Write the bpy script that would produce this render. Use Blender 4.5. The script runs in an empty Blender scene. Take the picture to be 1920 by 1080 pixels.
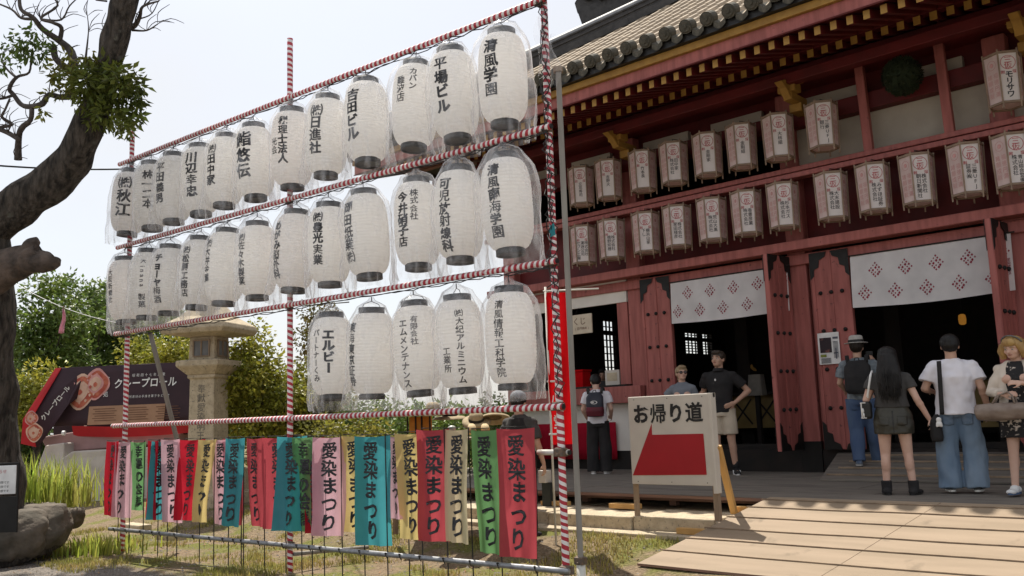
import bpy, bmesh, math, random
import numpy as np
from mathutils import Vector, Matrix, noise
random.seed(7)
rad = math.radians
S = bpy.context.scene
COL = S.collection

# ------------------------------------------------------------------ camera
RT = Vector((0.7403, 0.6711, -0.0375)).normalized()
FW = Vector((-0.6651, 0.7332, 0.1418)).normalized()
RT = (RT - FW * RT.dot(FW)).normalized()
UP = RT.cross(FW)
EYE = Vector((0, 0, 1.5))
cam = bpy.data.cameras.new('camera')
cam.sensor_width = 36
cam.lens = 36 * 1700 / 1920
cam.clip_end = 2000
cam_ob = bpy.data.objects.new('camera', cam)
COL.objects.link(cam_ob)
cam_ob.matrix_world = Matrix(((RT.x, UP.x, -FW.x, EYE.x), (RT.y, UP.y, -FW.y, EYE.y), (RT.z, UP.z, -FW.z, EYE.z), (0, 0, 0, 1)))
S.camera = cam_ob

# ------------------------------------------------------------------ sky, sun, exposure
SUN_EL = rad(62)
sun_dir = Vector((-0.88 * math.cos(SUN_EL), 0.475 * math.cos(SUN_EL), math.sin(SUN_EL))).normalized()
world = bpy.data.worlds.new('World')
S.world = world
world.use_nodes = True
nt = world.node_tree
nt.nodes.clear()
wo = nt.nodes.new('ShaderNodeOutputWorld')
bg = nt.nodes.new('ShaderNodeBackground')
sky = nt.nodes.new('ShaderNodeTexSky')
sky.sky_type = 'NISHITA'
sky.sun_disc = False
sky.sun_elevation = SUN_EL
sky.sun_rotation = math.atan2(sun_dir.x, sun_dir.y)
sky.air_density = 1.0
sky.dust_density = 2.5
sky.ozone_density = 1.0
bg.inputs['Strength'].default_value = 0.14
# thin bright high cloud over the whole sky, uneven
tcw = nt.nodes.new('ShaderNodeTexCoord'); mpw = nt.nodes.new('ShaderNodeMapping'); mpw.inputs['Scale'].default_value = (1.2, 1.2, 2.6)
nzw = nt.nodes.new('ShaderNodeTexNoise'); nzw.inputs['Scale'].default_value = 1.6; nzw.inputs['Detail'].default_value = 5
mrw = nt.nodes.new('ShaderNodeMapRange'); mrw.inputs[1].default_value = 0.32; mrw.inputs[2].default_value = 0.68; mrw.inputs[3].default_value = 0.55; mrw.inputs[4].default_value = 0.92
mxw = nt.nodes.new('ShaderNodeMix'); mxw.data_type = 'RGBA'; mxw.inputs[7].default_value = (4.3, 4.33, 4.38, 1)
nt.links.new(tcw.outputs['Generated'], mpw.inputs[0]); nt.links.new(mpw.outputs[0], nzw.inputs['Vector']); nt.links.new(nzw.outputs['Fac'], mrw.inputs[0])
nt.links.new(mrw.outputs[0], mxw.inputs[0]); nt.links.new(sky.outputs[0], mxw.inputs[6]); nt.links.new(mxw.outputs[2], bg.inputs[0])
nt.links.new(bg.outputs[0], wo.inputs[0])
sun = bpy.data.lights.new('sun', 'SUN')
sun.energy = 4.9
sun.angle = rad(0.6)
sun.color = (1.0, 0.93, 0.82)
sun_ob = bpy.data.objects.new('sun', sun)
COL.objects.link(sun_ob)
sun_ob.rotation_euler = sun_dir.to_track_quat('Z', 'Y').to_euler()
sun_ob.location = sun_dir * 60
S.view_settings.view_transform = 'Standard'
S.view_settings.look = 'None'
S.view_settings.exposure = 0.55
S.view_settings.gamma = 1.0
S.cycles.transparent_max_bounces = 32
S.cycles.max_bounces = 14
S.cycles.diffuse_bounces = 9
S.cycles.transmission_bounces = 10

# ------------------------------------------------------------------ helpers
TS = bpy.data.scenes.new('scratch')          # scratch scene: text and remeshing are evaluated here, then it is removed


def evaluated_mesh(o):
    TS.collection.objects.link(o)
    TS.view_layers[0].update()
    dg = TS.view_layers[0].depsgraph
    m = bpy.data.meshes.new_from_object(o.evaluated_get(dg))
    TS.collection.objects.unlink(o)
    return m


def pt(x, y, d):
    """point seen at (x, y) of the 1920x1080 photograph, d metres in front of the camera"""
    return EYE + (FW + RT * ((x - 960) / 1700) - UP * ((y - 540) / 1700)) * d


BASE = {}


def tag(o, label=None, cat=None, group=None, kind=None):
    if label: o['label'] = label
    if cat: o['category'] = cat
    if group: o['group'] = group
    if kind: o['kind'] = kind
    return o


def thing(name, label, cat, loc=(0, 0, 0), rz=0, group=None):
    o = bpy.data.objects.new(name, None)
    o.empty_display_size = 0.1
    COL.objects.link(o)
    o.location = loc
    o.rotation_euler = (0, 0, rz)
    BASE[o.name] = Vector(loc)
    return tag(o, label, cat, group)


class MB:
    def __init__(s):
        s.v = []; s.f = []; s.m = []

    def add(s, vs, fs, mi=0):
        k = len(s.v)
        s.v += [tuple(p) for p in vs]
        s.f += [tuple(i + k for i in f) for f in fs]
        s.m += [mi] * len(fs)
        return s

    def box(s, x0, x1, y0, y1, z0, z1, mi=0):
        return s.add([(x0, y0, z0), (x1, y0, z0), (x1, y1, z0), (x0, y1, z0), (x0, y0, z1), (x1, y0, z1), (x1, y1, z1), (x0, y1, z1)],
                     [(0, 3, 2, 1), (4, 5, 6, 7), (0, 1, 5, 4), (1, 2, 6, 5), (2, 3, 7, 6), (3, 0, 4, 7)], mi)

    def bar(s, a, b, w, h, up=(0, 0, 1), mi=0):
        """box from a to b with section w (sideways) x h (along up)"""
        a = Vector(a); b = Vector(b); d = (b - a).normalized(); u = Vector(up)
        r = d.cross(u).normalized() * (w / 2); u = r.cross(d).normalized() * (h / 2)
        vs = [p + i * r + j * u for p in (a, b) for i, j in ((-1, -1), (1, -1), (1, 1), (-1, 1))]
        return s.add(vs, [(0, 1, 2, 3), (7, 6, 5, 4), (0, 4, 5, 1), (1, 5, 6, 2), (2, 6, 7, 3), (3, 7, 4, 0)], mi)

    def prism(s, poly, a, b, mi=0):
        """poly: list of 3-D points (outline); extruded by vector b - a"""
        n = len(poly); d = Vector(b) - Vector(a)
        vs = [Vector(p) for p in poly] + [Vector(p) + d for p in poly]
        return s.add(vs, [tuple(range(n))[::-1], tuple(range(n, 2 * n))] + [(i, (i + 1) % n, n + (i + 1) % n, n + i) for i in range(n)], mi)

    def tube(s, pts, rs, n=8, mi=0, cap=True):
        pts = [Vector(p) for p in pts]
        if not hasattr(rs, '__len__'): rs = [rs] * len(pts)
        k0 = len(s.v); ref = None
        for i, p in enumerate(pts):
            d = (pts[min(i + 1, len(pts) - 1)] - pts[max(i - 1, 0)])
            if d.length < 1e-9: d = Vector((0, 0, 1))
            d.normalize()
            if ref is None:
                ref = d.cross(Vector((0.31, 0.17, 0.93)))
                if ref.length < 0.1: ref = d.cross(Vector((1, 0, 0)))
            u = (ref - d * ref.dot(d)).normalized(); w = d.cross(u); ref = u
            for j in range(n):
                a = 2 * math.pi * j / n
                s.v.append(tuple(p + (u * math.cos(a) + w * math.sin(a)) * rs[i]))
        for i in range(len(pts) - 1):
            for j in range(n):
                a = k0 + i * n + j; b = k0 + i * n + (j + 1) % n
                s.f.append((a, b, b + n, a + n)); s.m.append(mi)
        if cap:
            s.f.append(tuple(range(k0, k0 + n))[::-1]); s.m.append(mi)
            e = k0 + (len(pts) - 1) * n
            s.f.append(tuple(range(e, e + n))); s.m.append(mi)
        return s

    def lathe(s, prof, n=20, c=(0, 0, 0), mi=0, cap=True, f=None):
        k0 = len(s.v)
        for i, (r, z) in enumerate(prof):
            for j in range(n):
                a = 2 * math.pi * j / n
                rr = f(r, z, a) if f else r
                s.v.append((c[0] + rr * math.cos(a), c[1] + rr * math.sin(a), c[2] + z))
        for i in range(len(prof) - 1):
            for j in range(n):
                a = k0 + i * n + j; b = k0 + i * n + (j + 1) % n
                s.f.append((a, b, b + n, a + n)); s.m.append(mi)
        if cap:
            s.f.append(tuple(range(k0, k0 + n))[::-1]); s.m.append(mi)
            e = k0 + (len(prof) - 1) * n
            s.f.append(tuple(range(e, e + n))); s.m.append(mi)
        return s

    def ell(s, c, r, rot=None, nu=14, nv=9, mi=0):
        c = Vector(c); k0 = len(s.v)
        for i in range(nv + 1):
            th = math.pi * i / nv
            for j in range(nu):
                ph = 2 * math.pi * j / nu
                p = Vector((r[0] * math.sin(th) * math.cos(ph), r[1] * math.sin(th) * math.sin(ph), r[2] * math.cos(th)))
                if rot is not None: p = rot @ p
                s.v.append(tuple(c + p))
        for i in range(nv):
            for j in range(nu):
                a = k0 + i * nu + j; b = k0 + i * nu + (j + 1) % nu
                s.f.append((a, a + nu, b + nu, b)); s.m.append(mi)
        return s

    def caps(s, a, b, ra, rb, n=10, mi=0):
        """tapered capsule"""
        a = Vector(a); b = Vector(b); d = (b - a); L = d.length
        d = d.normalized() if L > 1e-6 else Vector((0, 0, 1))
        P = []; R = []
        for i in range(4):
            t = (i + 0.15) / 3.3 * math.pi / 2 if i < 3 else math.pi / 2
            P.append(a - d * ra * math.cos(t)); R.append(ra * math.sin(t))
        for i in range(4):
            t = math.pi / 2 - (i / 3.0) * (math.pi / 2 - 0.15)
            P.append(b + d * rb * math.cos(t)); R.append(rb * math.sin(t))
        return s.tube(P, R, n, mi)

    def loft(s, secs, n=20, mi=0, p=2.4):
        """secs: (cx, cy, z, rx, ry): stacked superellipse rings"""
        k0 = len(s.v)
        for cx, cy, z, rx, ry in secs:
            for j in range(n):
                a = 2 * math.pi * j / n
                c_, s_ = math.cos(a), math.sin(a)
                s.v.append((cx + rx * math.copysign(abs(c_) ** (2 / p), c_), cy + ry * math.copysign(abs(s_) ** (2 / p), s_), z))
        m = len(secs)
        for i in range(m - 1):
            for j in range(n):
                a = k0 + i * n + j; b = k0 + i * n + (j + 1) % n
                s.f.append((a, b, b + n, a + n)); s.m.append(mi)
        s.f.append(tuple(range(k0, k0 + n))[::-1]); s.m.append(mi)
        e = k0 + (m - 1) * n
        s.f.append(tuple(range(e, e + n))); s.m.append(mi)
        return s

    def sheet(s, fn, nu, nv, mi=0):
        k0 = len(s.v)
        for i in range(nv + 1):
            for j in range(nu + 1):
                s.v.append(tuple(fn(j / nu, i / nv)))
        for i in range(nv):
            for j in range(nu):
                a = k0 + i * (nu + 1) + j
                s.f.append((a, a + 1, a + nu + 2, a + nu + 1)); s.m.append(mi)
        return s

    def mesh(s, name, off=None):
        me = bpy.data.meshes.new(name)
        if off is not None:
            o = Vector(off); vs = [(x - o.x, y - o.y, z - o.z) for x, y, z in s.v]
        else:
            vs = s.v
        me.from_pydata(vs, [], s.f)
        return me


def fix_normals(me):
    bm = bmesh.new(); bm.from_mesh(me)
    bmesh.ops.recalc_face_normals(bm, faces=bm.faces)
    bm.to_mesh(me); bm.free()


def obj(name, mb, mats, parent=None, local=False, smooth=False, bev=0, label=None, recalc=True, thick=0):
    if not isinstance(mats, (list, tuple)): mats = [mats]
    off = None
    if parent is not None and not local:
        off = BASE[parent.name]
    if isinstance(mb, MB):
        me = mb.mesh(name, off)
        for m in mats: me.materials.append(m)
        if len(mats) > 1: me.polygons.foreach_set('material_index', mb.m)
        if recalc: fix_normals(me)
    else:
        me = mb
        if not me.materials:
            for m in mats: me.materials.append(m)
    if smooth: me.polygons.foreach_set('use_smooth', [True] * len(me.polygons))
    o = bpy.data.objects.new(name, me)
    COL.objects.link(o)
    if parent is not None:
        o.parent = parent
        BASE[o.name] = BASE[parent.name]
    else:
        BASE[o.name] = Vector((0, 0, 0))
    if bev:
        b = o.modifiers.new('bevel', 'BEVEL'); b.width = bev; b.segments = 2; b.limit_method = 'ANGLE'
    if thick:
        t = o.modifiers.new('solidify', 'SOLIDIFY'); t.thickness = thick; t.offset = 0
    if label: o['label'] = label
    return o


def copy_tree(o, parent=None):
    c = o.copy(); COL.objects.link(c)
    if parent is not None: c.parent = parent
    BASE[c.name] = BASE.get(o.name, Vector((0, 0, 0)))
    for ch in list(o.children): copy_tree(ch, c)
    return c


def fuse(mb, mat, voxel=0.01, it=4, wrinkle=0.0, wscale=9.0, stretch=(1, 1, 1), seed=0, extra=None):
    me = mb.mesh('fuse'); fix_normals(me)
    o = bpy.data.objects.new('fuse', me)
    r = o.modifiers.new('r', 'REMESH'); r.mode = 'VOXEL'; r.voxel_size = voxel; r.use_smooth_shade = True
    if it:
        sm = o.modifiers.new('s', 'SMOOTH'); sm.iterations = it; sm.factor = 0.5
    m2 = evaluated_mesh(o)
    bpy.data.objects.remove(o); bpy.data.meshes.remove(me)
    if wrinkle or extra:
        nrm = [v.normal.copy() for v in m2.vertices]
        for v, nn in zip(m2.vertices, nrm):
            p = v.co
            d = 0
            if wrinkle:
                q = Vector((p.x * stretch[0], p.y * stretch[1], p.z * stretch[2])) * wscale + Vector((seed * 3.7, seed, -seed))
                d += wrinkle * (noise.noise(q) + 0.5 * noise.noise(q * 2.3))
            if extra: d += extra(p)
            v.co = p + nn * d
    m2.materials.clear()
    m2.materials.append(mat)
    m2.polygons.foreach_set('use_smooth', [True] * len(m2.polygons))
    return m2


# ------------------------------------------------------------------ materials
def newmat(name):
    m = bpy.data.materials.new(name); m.use_nodes = True
    t = m.node_tree; t.nodes.clear()
    return m, t, t.nodes, t.links


def M(name, c1, c2=None, rough=0.7, scale=6, stretch=(1, 1, 1), bump=0.0, bscale=None, spec=0.35, metal=0.0, transl=0.0, detail=6, lo=0.35, hi=0.65, island=0.0, speck=None, emit=None):
    m, t, N, L = newmat(name)
    out = N.new('ShaderNodeOutputMaterial')
    b = N.new('ShaderNodeBsdfPrincipled')
    b.inputs['Roughness'].default_value = rough
    b.inputs['Metallic'].default_value = metal
    b.inputs['Specular IOR Level'].default_value = spec
    tc = N.new('ShaderNodeTexCoord'); mp = N.new('ShaderNodeMapping')
    mp.inputs['Scale'].default_value = stretch
    L.new(tc.outputs['Object'], mp.inputs[0])
    c2 = c2 or tuple(x * 0.75 for x in c1)
    nz = N.new('ShaderNodeTexNoise'); nz.inputs['Scale'].default_value = scale; nz.inputs['Detail'].default_value = detail
    L.new(mp.outputs[0], nz.inputs['Vector'])
    mr = N.new('ShaderNodeMapRange'); mr.inputs[1].default_value = lo; mr.inputs[2].default_value = hi
    L.new(nz.outputs['Fac'], mr.inputs[0])
    mix = N.new('ShaderNodeMix'); mix.data_type = 'RGBA'
    mix.inputs[6].default_value = (*c1, 1); mix.inputs[7].default_value = (*c2, 1)
    L.new(mr.outputs[0], mix.inputs[0])
    col = mix.outputs[2]
    if speck:
        sc, thr, scol = speck
        n2 = N.new('ShaderNodeTexNoise'); n2.inputs['Scale'].default_value = sc; n2.inputs['Detail'].default_value = 4
        L.new(tc.outputs['Object'], n2.inputs['Vector'])
        r2 = N.new('ShaderNodeMapRange'); r2.inputs[1].default_value = thr; r2.inputs[2].default_value = thr + 0.08
        L.new(n2.outputs['Fac'], r2.inputs[0])
        mx = N.new('ShaderNodeMix'); mx.data_type = 'RGBA'; mx.inputs[7].default_value = (*scol, 1)
        L.new(col, mx.inputs[6]); L.new(r2.outputs[0], mx.inputs[0])
        col = mx.outputs[2]
    if island:
        g = N.new('ShaderNodeNewGeometry'); hs = N.new('ShaderNodeHueSaturation')
        ma = N.new('ShaderNodeMapRange'); ma.inputs[3].default_value = 1 - island; ma.inputs[4].default_value = 1 + island
        L.new(g.outputs['Random Per Island'], ma.inputs[0]); L.new(ma.outputs[0], hs.inputs['Value'])
        mb_ = N.new('ShaderNodeMapRange'); mb_.inputs[3].default_value = 0.5 - island * 0.05; mb_.inputs[4].default_value = 0.5 + island * 0.03
        mm = N.new('ShaderNodeMath'); mm.operation = 'MULTIPLY'; mm.inputs[1].default_value = 7.13
        fr = N.new('ShaderNodeMath'); fr.operation = 'FRACT'
        L.new(g.outputs['Random Per Island'], mm.inputs[0]); L.new(mm.outputs[0], fr.inputs[0]); L.new(fr.outputs[0], mb_.inputs[0])
        L.new(mb_.outputs[0], hs.inputs['Hue'])
        L.new(col, hs.inputs['Color']); col = hs.outputs[0]
    L.new(col, b.inputs['Base Color'])
    if emit:
        b.inputs['Emission Color'].default_value = (*emit[0], 1); b.inputs['Emission Strength'].default_value = emit[1]
    if bump:
        bp = N.new('ShaderNodeBump'); bp.inputs['Strength'].default_value = 1.0; bp.inputs['Distance'].default_value = bump
        n3 = N.new('ShaderNodeTexNoise'); n3.inputs['Scale'].default_value = bscale or scale * 4; n3.inputs['Detail'].default_value = 5
        L.new(mp.outputs[0], n3.inputs['Vector']); L.new(n3.outputs['Fac'], bp.inputs['Height']); L.new(bp.outputs[0], b.inputs['Normal'])
    sh = b.outputs[0]
    if transl:
        tr = N.new('ShaderNodeBsdfTranslucent'); L.new(col, tr.inputs[0])
        ms = N.new('ShaderNodeMixShader'); ms.inputs[0].default_value = transl
        L.new(sh, ms.inputs[1]); L.new(tr.outputs[0], ms.inputs[2]); sh = ms.outputs[0]
    L.new(sh, out.inputs[0])
    return m


def stripe_mat():
    """red and white tape wound round a pole: helical stripes along the pole's own Z"""
    m, t, N, L = newmat('striped_tape')
    out = N.new('ShaderNodeOutputMaterial'); b = N.new('ShaderNodeBsdfPrincipled')
    tc = N.new('ShaderNodeTexCoord'); sp = N.new('ShaderNodeSeparateXYZ'); L.new(tc.outputs['Object'], sp.inputs[0])
    at = N.new('ShaderNodeMath'); at.operation = 'ARCTAN2'; L.new(sp.outputs[1], at.inputs[0]); L.new(sp.outputs[0], at.inputs[1])
    a2 = N.new('ShaderNodeMath'); a2.operation = 'MULTIPLY'; a2.inputs[1].default_value = 1 / (2 * math.pi); L.new(at.outputs[0], a2.inputs[0])
    nz = N.new('ShaderNodeTexNoise'); nz.inputs['Scale'].default_value = 2.2; L.new(tc.outputs['Object'], nz.inputs['Vector'])
    z = N.new('ShaderNodeMath'); z.operation = 'MULTIPLY_ADD'; z.inputs[1].default_value = 1 / 0.066; L.new(sp.outputs[2], z.inputs[0]); L.new(a2.outputs[0], z.inputs[2])
    w = N.new('ShaderNodeMath'); w.operation = 'MULTIPLY_ADD'; w.inputs[1].default_value = 1.6; L.new(nz.outputs['Fac'], w.inputs[0]); L.new(z.outputs[0], w.inputs[2])
    fr = N.new('ShaderNodeMath'); fr.operation = 'FRACT'; L.new(w.outputs[0], fr.inputs[0])
    gt = N.new('ShaderNodeMath'); gt.operation = 'GREATER_THAN'; gt.inputs[1].default_value = 0.47; L.new(fr.outputs[0], gt.inputs[0])
    mix = N.new('ShaderNodeMix'); mix.data_type = 'RGBA'
    mix.inputs[6].default_value = (0.78, 0.74, 0.72, 1); mix.inputs[7].default_value = (0.42, 0.022, 0.04, 1)
    L.new(gt.outputs[0], mix.inputs[0]); L.new(mix.outputs[2], b.inputs['Base Color'])
    b.inputs['Roughness'].default_value = 0.4
    bp = N.new('ShaderNodeBump'); bp.inputs['Distance'].default_value = 0.004
    n2 = N.new('ShaderNodeTexNoise'); n2.inputs['Scale'].default_value = 30; L.new(tc.outputs['Object'], n2.inputs['Vector'])
    L.new(n2.outputs['Fac'], bp.inputs['Height']); L.new(bp.outputs[0], b.inputs['Normal'])
    L.new(b.outputs[0], out.inputs[0])
    return m


def paper_mat():
    m, t, N, L = newmat('lantern_paper')
    out = N.new('ShaderNodeOutputMaterial')
    b = N.new('ShaderNodeBsdfDiffuse'); tr = N.new('ShaderNodeBsdfTranslucent'); mx = N.new('ShaderNodeMixShader')
    tc = N.new('ShaderNodeTexCoord'); nz = N.new('ShaderNodeTexNoise'); nz.inputs['Scale'].default_value = 4
    L.new(tc.outputs['Object'], nz.inputs['Vector'])
    mix = N.new('ShaderNodeMix'); mix.data_type = 'RGBA'
    mix.inputs[6].default_value = (0.975, 0.965, 0.95, 1); mix.inputs[7].default_value = (0.96, 0.945, 0.92, 1)
    L.new(nz.outputs['Fac'], mix.inputs[0])
    L.new(mix.outputs[2], b.inputs[0]); L.new(mix.outputs[2], tr.inputs[0])
    mx.inputs[0].default_value = 0.66
    L.new(b.outputs[0], mx.inputs[1]); L.new(tr.outputs[0], mx.inputs[2]); L.new(mx.outputs[0], out.inputs[0])
    return m


def film_mat():
    m, t, N, L = newmat('clear_plastic_film')
    out = N.new('ShaderNodeOutputMaterial')
    tp = N.new('ShaderNodeBsdfTransparent'); gl = N.new('ShaderNodeBsdfGlossy'); tr = N.new('ShaderNodeBsdfTranslucent'); df = N.new('ShaderNodeBsdfDiffuse')
    gl.inputs['Roughness'].default_value = 0.16
    tr.inputs[0].default_value = (0.96, 0.96, 0.97, 1); df.inputs[0].default_value = (0.93, 0.93, 0.95, 1)
    a = N.new('ShaderNodeMixShader'); a.inputs[0].default_value = 0.5; L.new(tr.outputs[0], a.inputs[1]); L.new(df.outputs[0], a.inputs[2])
    g = N.new('ShaderNodeMixShader'); g.inputs[0].default_value = 0.22; L.new(a.outputs[0], g.inputs[1]); L.new(gl.outputs[0], g.inputs[2])
    lw = N.new('ShaderNodeLayerWeight'); lw.inputs[0].default_value = 0.25
    tc = N.new('ShaderNodeTexCoord'); mp = N.new('ShaderNodeMapping'); mp.inputs['Scale'].default_value = (1, 1, 0.28)
    nz = N.new('ShaderNodeTexNoise'); nz.inputs['Scale'].default_value = 8; nz.inputs['Detail'].default_value = 3; nz.inputs['Distortion'].default_value = 0.8
    L.new(tc.outputs['Object'], mp.inputs[0]); L.new(mp.outputs[0], nz.inputs['Vector'])
    bp = N.new('ShaderNodeBump'); bp.inputs['Distance'].default_value = 0.02; L.new(nz.outputs['Fac'], bp.inputs['Height'])
    L.new(bp.outputs[0], gl.inputs['Normal'])
    n2 = N.new('ShaderNodeMapRange'); n2.inputs[1].default_value = 0.5; n2.inputs[2].default_value = 0.75; n2.inputs[3].default_value = 0.04; n2.inputs[4].default_value = 0.34
    L.new(nz.outputs['Fac'], n2.inputs[0])
    ma = N.new('ShaderNodeMath'); ma.operation = 'MULTIPLY_ADD'; ma.inputs[1].default_value = 0.55; L.new(lw.outputs['Facing'], ma.inputs[0]); L.new(n2.outputs[0], ma.inputs[2])
    ma.use_clamp = True
    f = N.new('ShaderNodeMixShader'); L.new(ma.outputs[0], f.inputs[0]); L.new(tp.outputs[0], f.inputs[1]); L.new(g.outputs[0], f.inputs[2])
    L.new(f.outputs[0], out.inputs[0])
    return m


def ground_mat():
    m, t, N, L = newmat('trodden_earth')
    out = N.new('ShaderNodeOutputMaterial'); b = N.new('ShaderNodeBsdfPrincipled'); b.inputs['Roughness'].default_value = 0.95
    b.inputs['Specular IOR Level'].default_value = 0.1
    tc = N.new('ShaderNodeTexCoord')
    def nse(sc, d=5):
        n = N.new('ShaderNodeTexNoise'); n.inputs['Scale'].default_value = sc; n.inputs['Detail'].default_value = d
        L.new(tc.outputs['Object'], n.inputs['Vector']); return n.outputs['Fac']
    def mr(x, a, c):
        r = N.new('ShaderNodeMapRange'); r.inputs[1].default_value = a; r.inputs[2].default_value = c; L.new(x, r.inputs[0]); return r.outputs[0]
    def mix(f, a, c):
        x = N.new('ShaderNodeMix'); x.data_type = 'RGBA'
        L.new(f, x.inputs[0])
        for i, q in ((6, a), (7, c)):
            if isinstance(q, tuple): x.inputs[i].default_value = (*q, 1)
            else: L.new(q, x.inputs[i])
        return x.outputs[2]
    soil = mix(mr(nse(26, 8), 0.35, 0.7), (0.12, 0.088, 0.056), (0.27, 0.205, 0.135))
    soil = mix(mr(nse(90, 3), 0.55, 0.75), soil, (0.34, 0.28, 0.2))
    green = mix(mr(nse(40, 6), 0.3, 0.7), (0.07, 0.085, 0.02), (0.2, 0.19, 0.06))
    c = mix(mr(nse(1.7, 6), 0.47, 0.6), soil, green)
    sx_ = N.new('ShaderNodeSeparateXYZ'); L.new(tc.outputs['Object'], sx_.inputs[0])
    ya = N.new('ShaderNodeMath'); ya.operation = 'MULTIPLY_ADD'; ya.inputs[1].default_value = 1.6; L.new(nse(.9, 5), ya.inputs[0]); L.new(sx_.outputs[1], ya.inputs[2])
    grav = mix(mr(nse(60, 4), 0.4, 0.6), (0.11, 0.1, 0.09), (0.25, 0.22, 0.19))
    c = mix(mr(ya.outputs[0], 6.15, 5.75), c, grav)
    L.new(c, b.inputs['Base Color'])
    bp = N.new('ShaderNodeBump'); bp.inputs['Distance'].default_value = 0.03
    L.new(nse(35, 8), bp.inputs['Height']); L.new(bp.outputs[0], b.inputs['Normal'])
    L.new(b.outputs[0], out.inputs[0])
    return m


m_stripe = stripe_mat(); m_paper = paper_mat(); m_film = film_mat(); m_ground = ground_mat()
m_black = M('black_lacquer', (0.018, 0.017, 0.016), rough=0.45)
m_capblack = M('worn_black_band', (0.03, 0.03, 0.032), (0.07, 0.07, 0.07), rough=0.5, scale=9)
m_ink = M('black_ink', (0.02, 0.02, 0.022), (0.05, 0.05, 0.055), rough=0.6, scale=20)
m_wire = M('dark_wire', (0.03, 0.028, 0.026), rough=0.6)
m_galv = M('galvanised_pipe', (0.32, 0.33, 0.34), (0.22, 0.22, 0.23), rough=0.45, scale=14, metal=0.5)
m_greypole = M('weathered_grey_steel', (0.27, 0.25, 0.22), (0.19, 0.17, 0.15), rough=0.6, scale=9, stretch=(1, 1, 0.2))
m_pvc = M('white_sleeve', (0.7, 0.68, 0.62), (0.55, 0.53, 0.48), rough=0.5)
m_clamp = M('rusty_clamp', (0.10, 0.085, 0.075), (0.18, 0.12, 0.08), rough=0.6, scale=30, metal=0.3)
m_red = M('faded_vermilion', (0.385, 0.122, 0.105), (0.27, 0.082, 0.07), rough=0.6, scale=5, stretch=(3, 3, 0.35), bump=0.0015, bscale=22, speck=(13, 0.66, (0.13, 0.045, 0.042)))
m_dkred = M('shaded_vermilion', (0.12, 0.010, 0.010), (0.08, 0.008, 0.008), rough=0.6, scale=3)  # darker copy of the vermilion, with the under-eave shade painted into it
m_gold = M('yellow_ochre_paint', (0.36, 0.20, 0.042), (0.28, 0.15, 0.032), rough=0.6, scale=8)
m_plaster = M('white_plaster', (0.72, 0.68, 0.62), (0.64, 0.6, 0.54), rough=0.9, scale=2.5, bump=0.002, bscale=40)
m_plaster2 = M('darker_plaster', (0.42, 0.375, 0.31), (0.35, 0.31, 0.255), rough=0.9, scale=2.5, bump=0.002, bscale=40)  # same plaster in a darker tone, for the upper panels
m_tile = M('warm_roof_tile', (0.36, 0.285, 0.20), (0.24, 0.19, 0.135), rough=0.8, scale=7, bump=0.004, bscale=30, speck=(16, 0.62, (0.42, 0.36, 0.29)))  # the tile's own warm beige-brown, with paler specks
m_dktile = M('dark_ridge_tile', (0.06, 0.057, 0.055), (0.035, 0.033, 0.032), rough=0.6, scale=8, bump=0.004)
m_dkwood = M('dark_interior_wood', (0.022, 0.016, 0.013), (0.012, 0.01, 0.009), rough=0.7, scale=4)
m_iron = M('black_iron_fitting', (0.02, 0.019, 0.018), rough=0.5, metal=0.4)
m_plank = M('grey_deck_plank', (0.20, 0.175, 0.145), (0.12, 0.105, 0.09), rough=0.8, scale=5, stretch=(0.25, 3, 3), bump=0.003)
m_ply = M('fresh_plywood', (0.30, 0.225, 0.155), (0.24, 0.18, 0.12), rough=0.75, scale=2.2, stretch=(0.35, 3, 3), speck=(3.0, 0.62, (0.2, 0.15, 0.10)))
m_plyedge = M('plywood_edge', (0.25, 0.15, 0.11), (0.17, 0.1, 0.08), rough=0.8, scale=12, stretch=(0.2, 1, 8))
m_newwood = M('yellow_new_timber', (0.60, 0.36, 0.13), (0.5, 0.29, 0.1), rough=0.65, scale=6, stretch=(1, 1, 0.2))
m_oldwood = M('weathered_timber', (0.30, 0.22, 0.15), (0.2, 0.145, 0.1), rough=0.8, scale=8, stretch=(1, 1, 0.3))
m_stone = M('granite', (0.5, 0.42, 0.30), (0.38, 0.315, 0.22), rough=0.9, scale=10, bump=0.006, bscale=40, speck=(30, 0.6, (0.2, 0.18, 0.15)))
m_stonedk = M('mossy_rock', (0.15, 0.125, 0.10), (0.085, 0.075, 0.06), rough=0.95, scale=5, bump=0.02, bscale=14)
m_signwhite = M('painted_sign_white', (0.56, 0.52, 0.46), (0.5, 0.46, 0.41), rough=0.55, scale=3)
m_signred = M('sign_red', (0.36, 0.012, 0.02), (0.32, 0.012, 0.018), rough=0.5, scale=3)
m_bark = M('tree_bark', (0.02, 0.017, 0.014), (0.10, 0.083, 0.068), rough=0.95, scale=15, stretch=(1, 1, 0.3), bump=0.09, bscale=24, speck=(7, .66, (.12, .115, .095)))
m_twig = M('twig_bark', (0.06, 0.05, 0.045), (0.1, 0.085, 0.075), rough=0.9, scale=14)
m_cutwood = M('broken_wood', (0.34, 0.27, 0.21), (0.16, 0.12, 0.09), rough=0.9, scale=8, bump=0.02)


def leafmat(name, a, b, tr=0.35):
    return M(name, a, b, rough=0.45, scale=1.3, island=0.45, transl=tr, spec=0.35)


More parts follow.
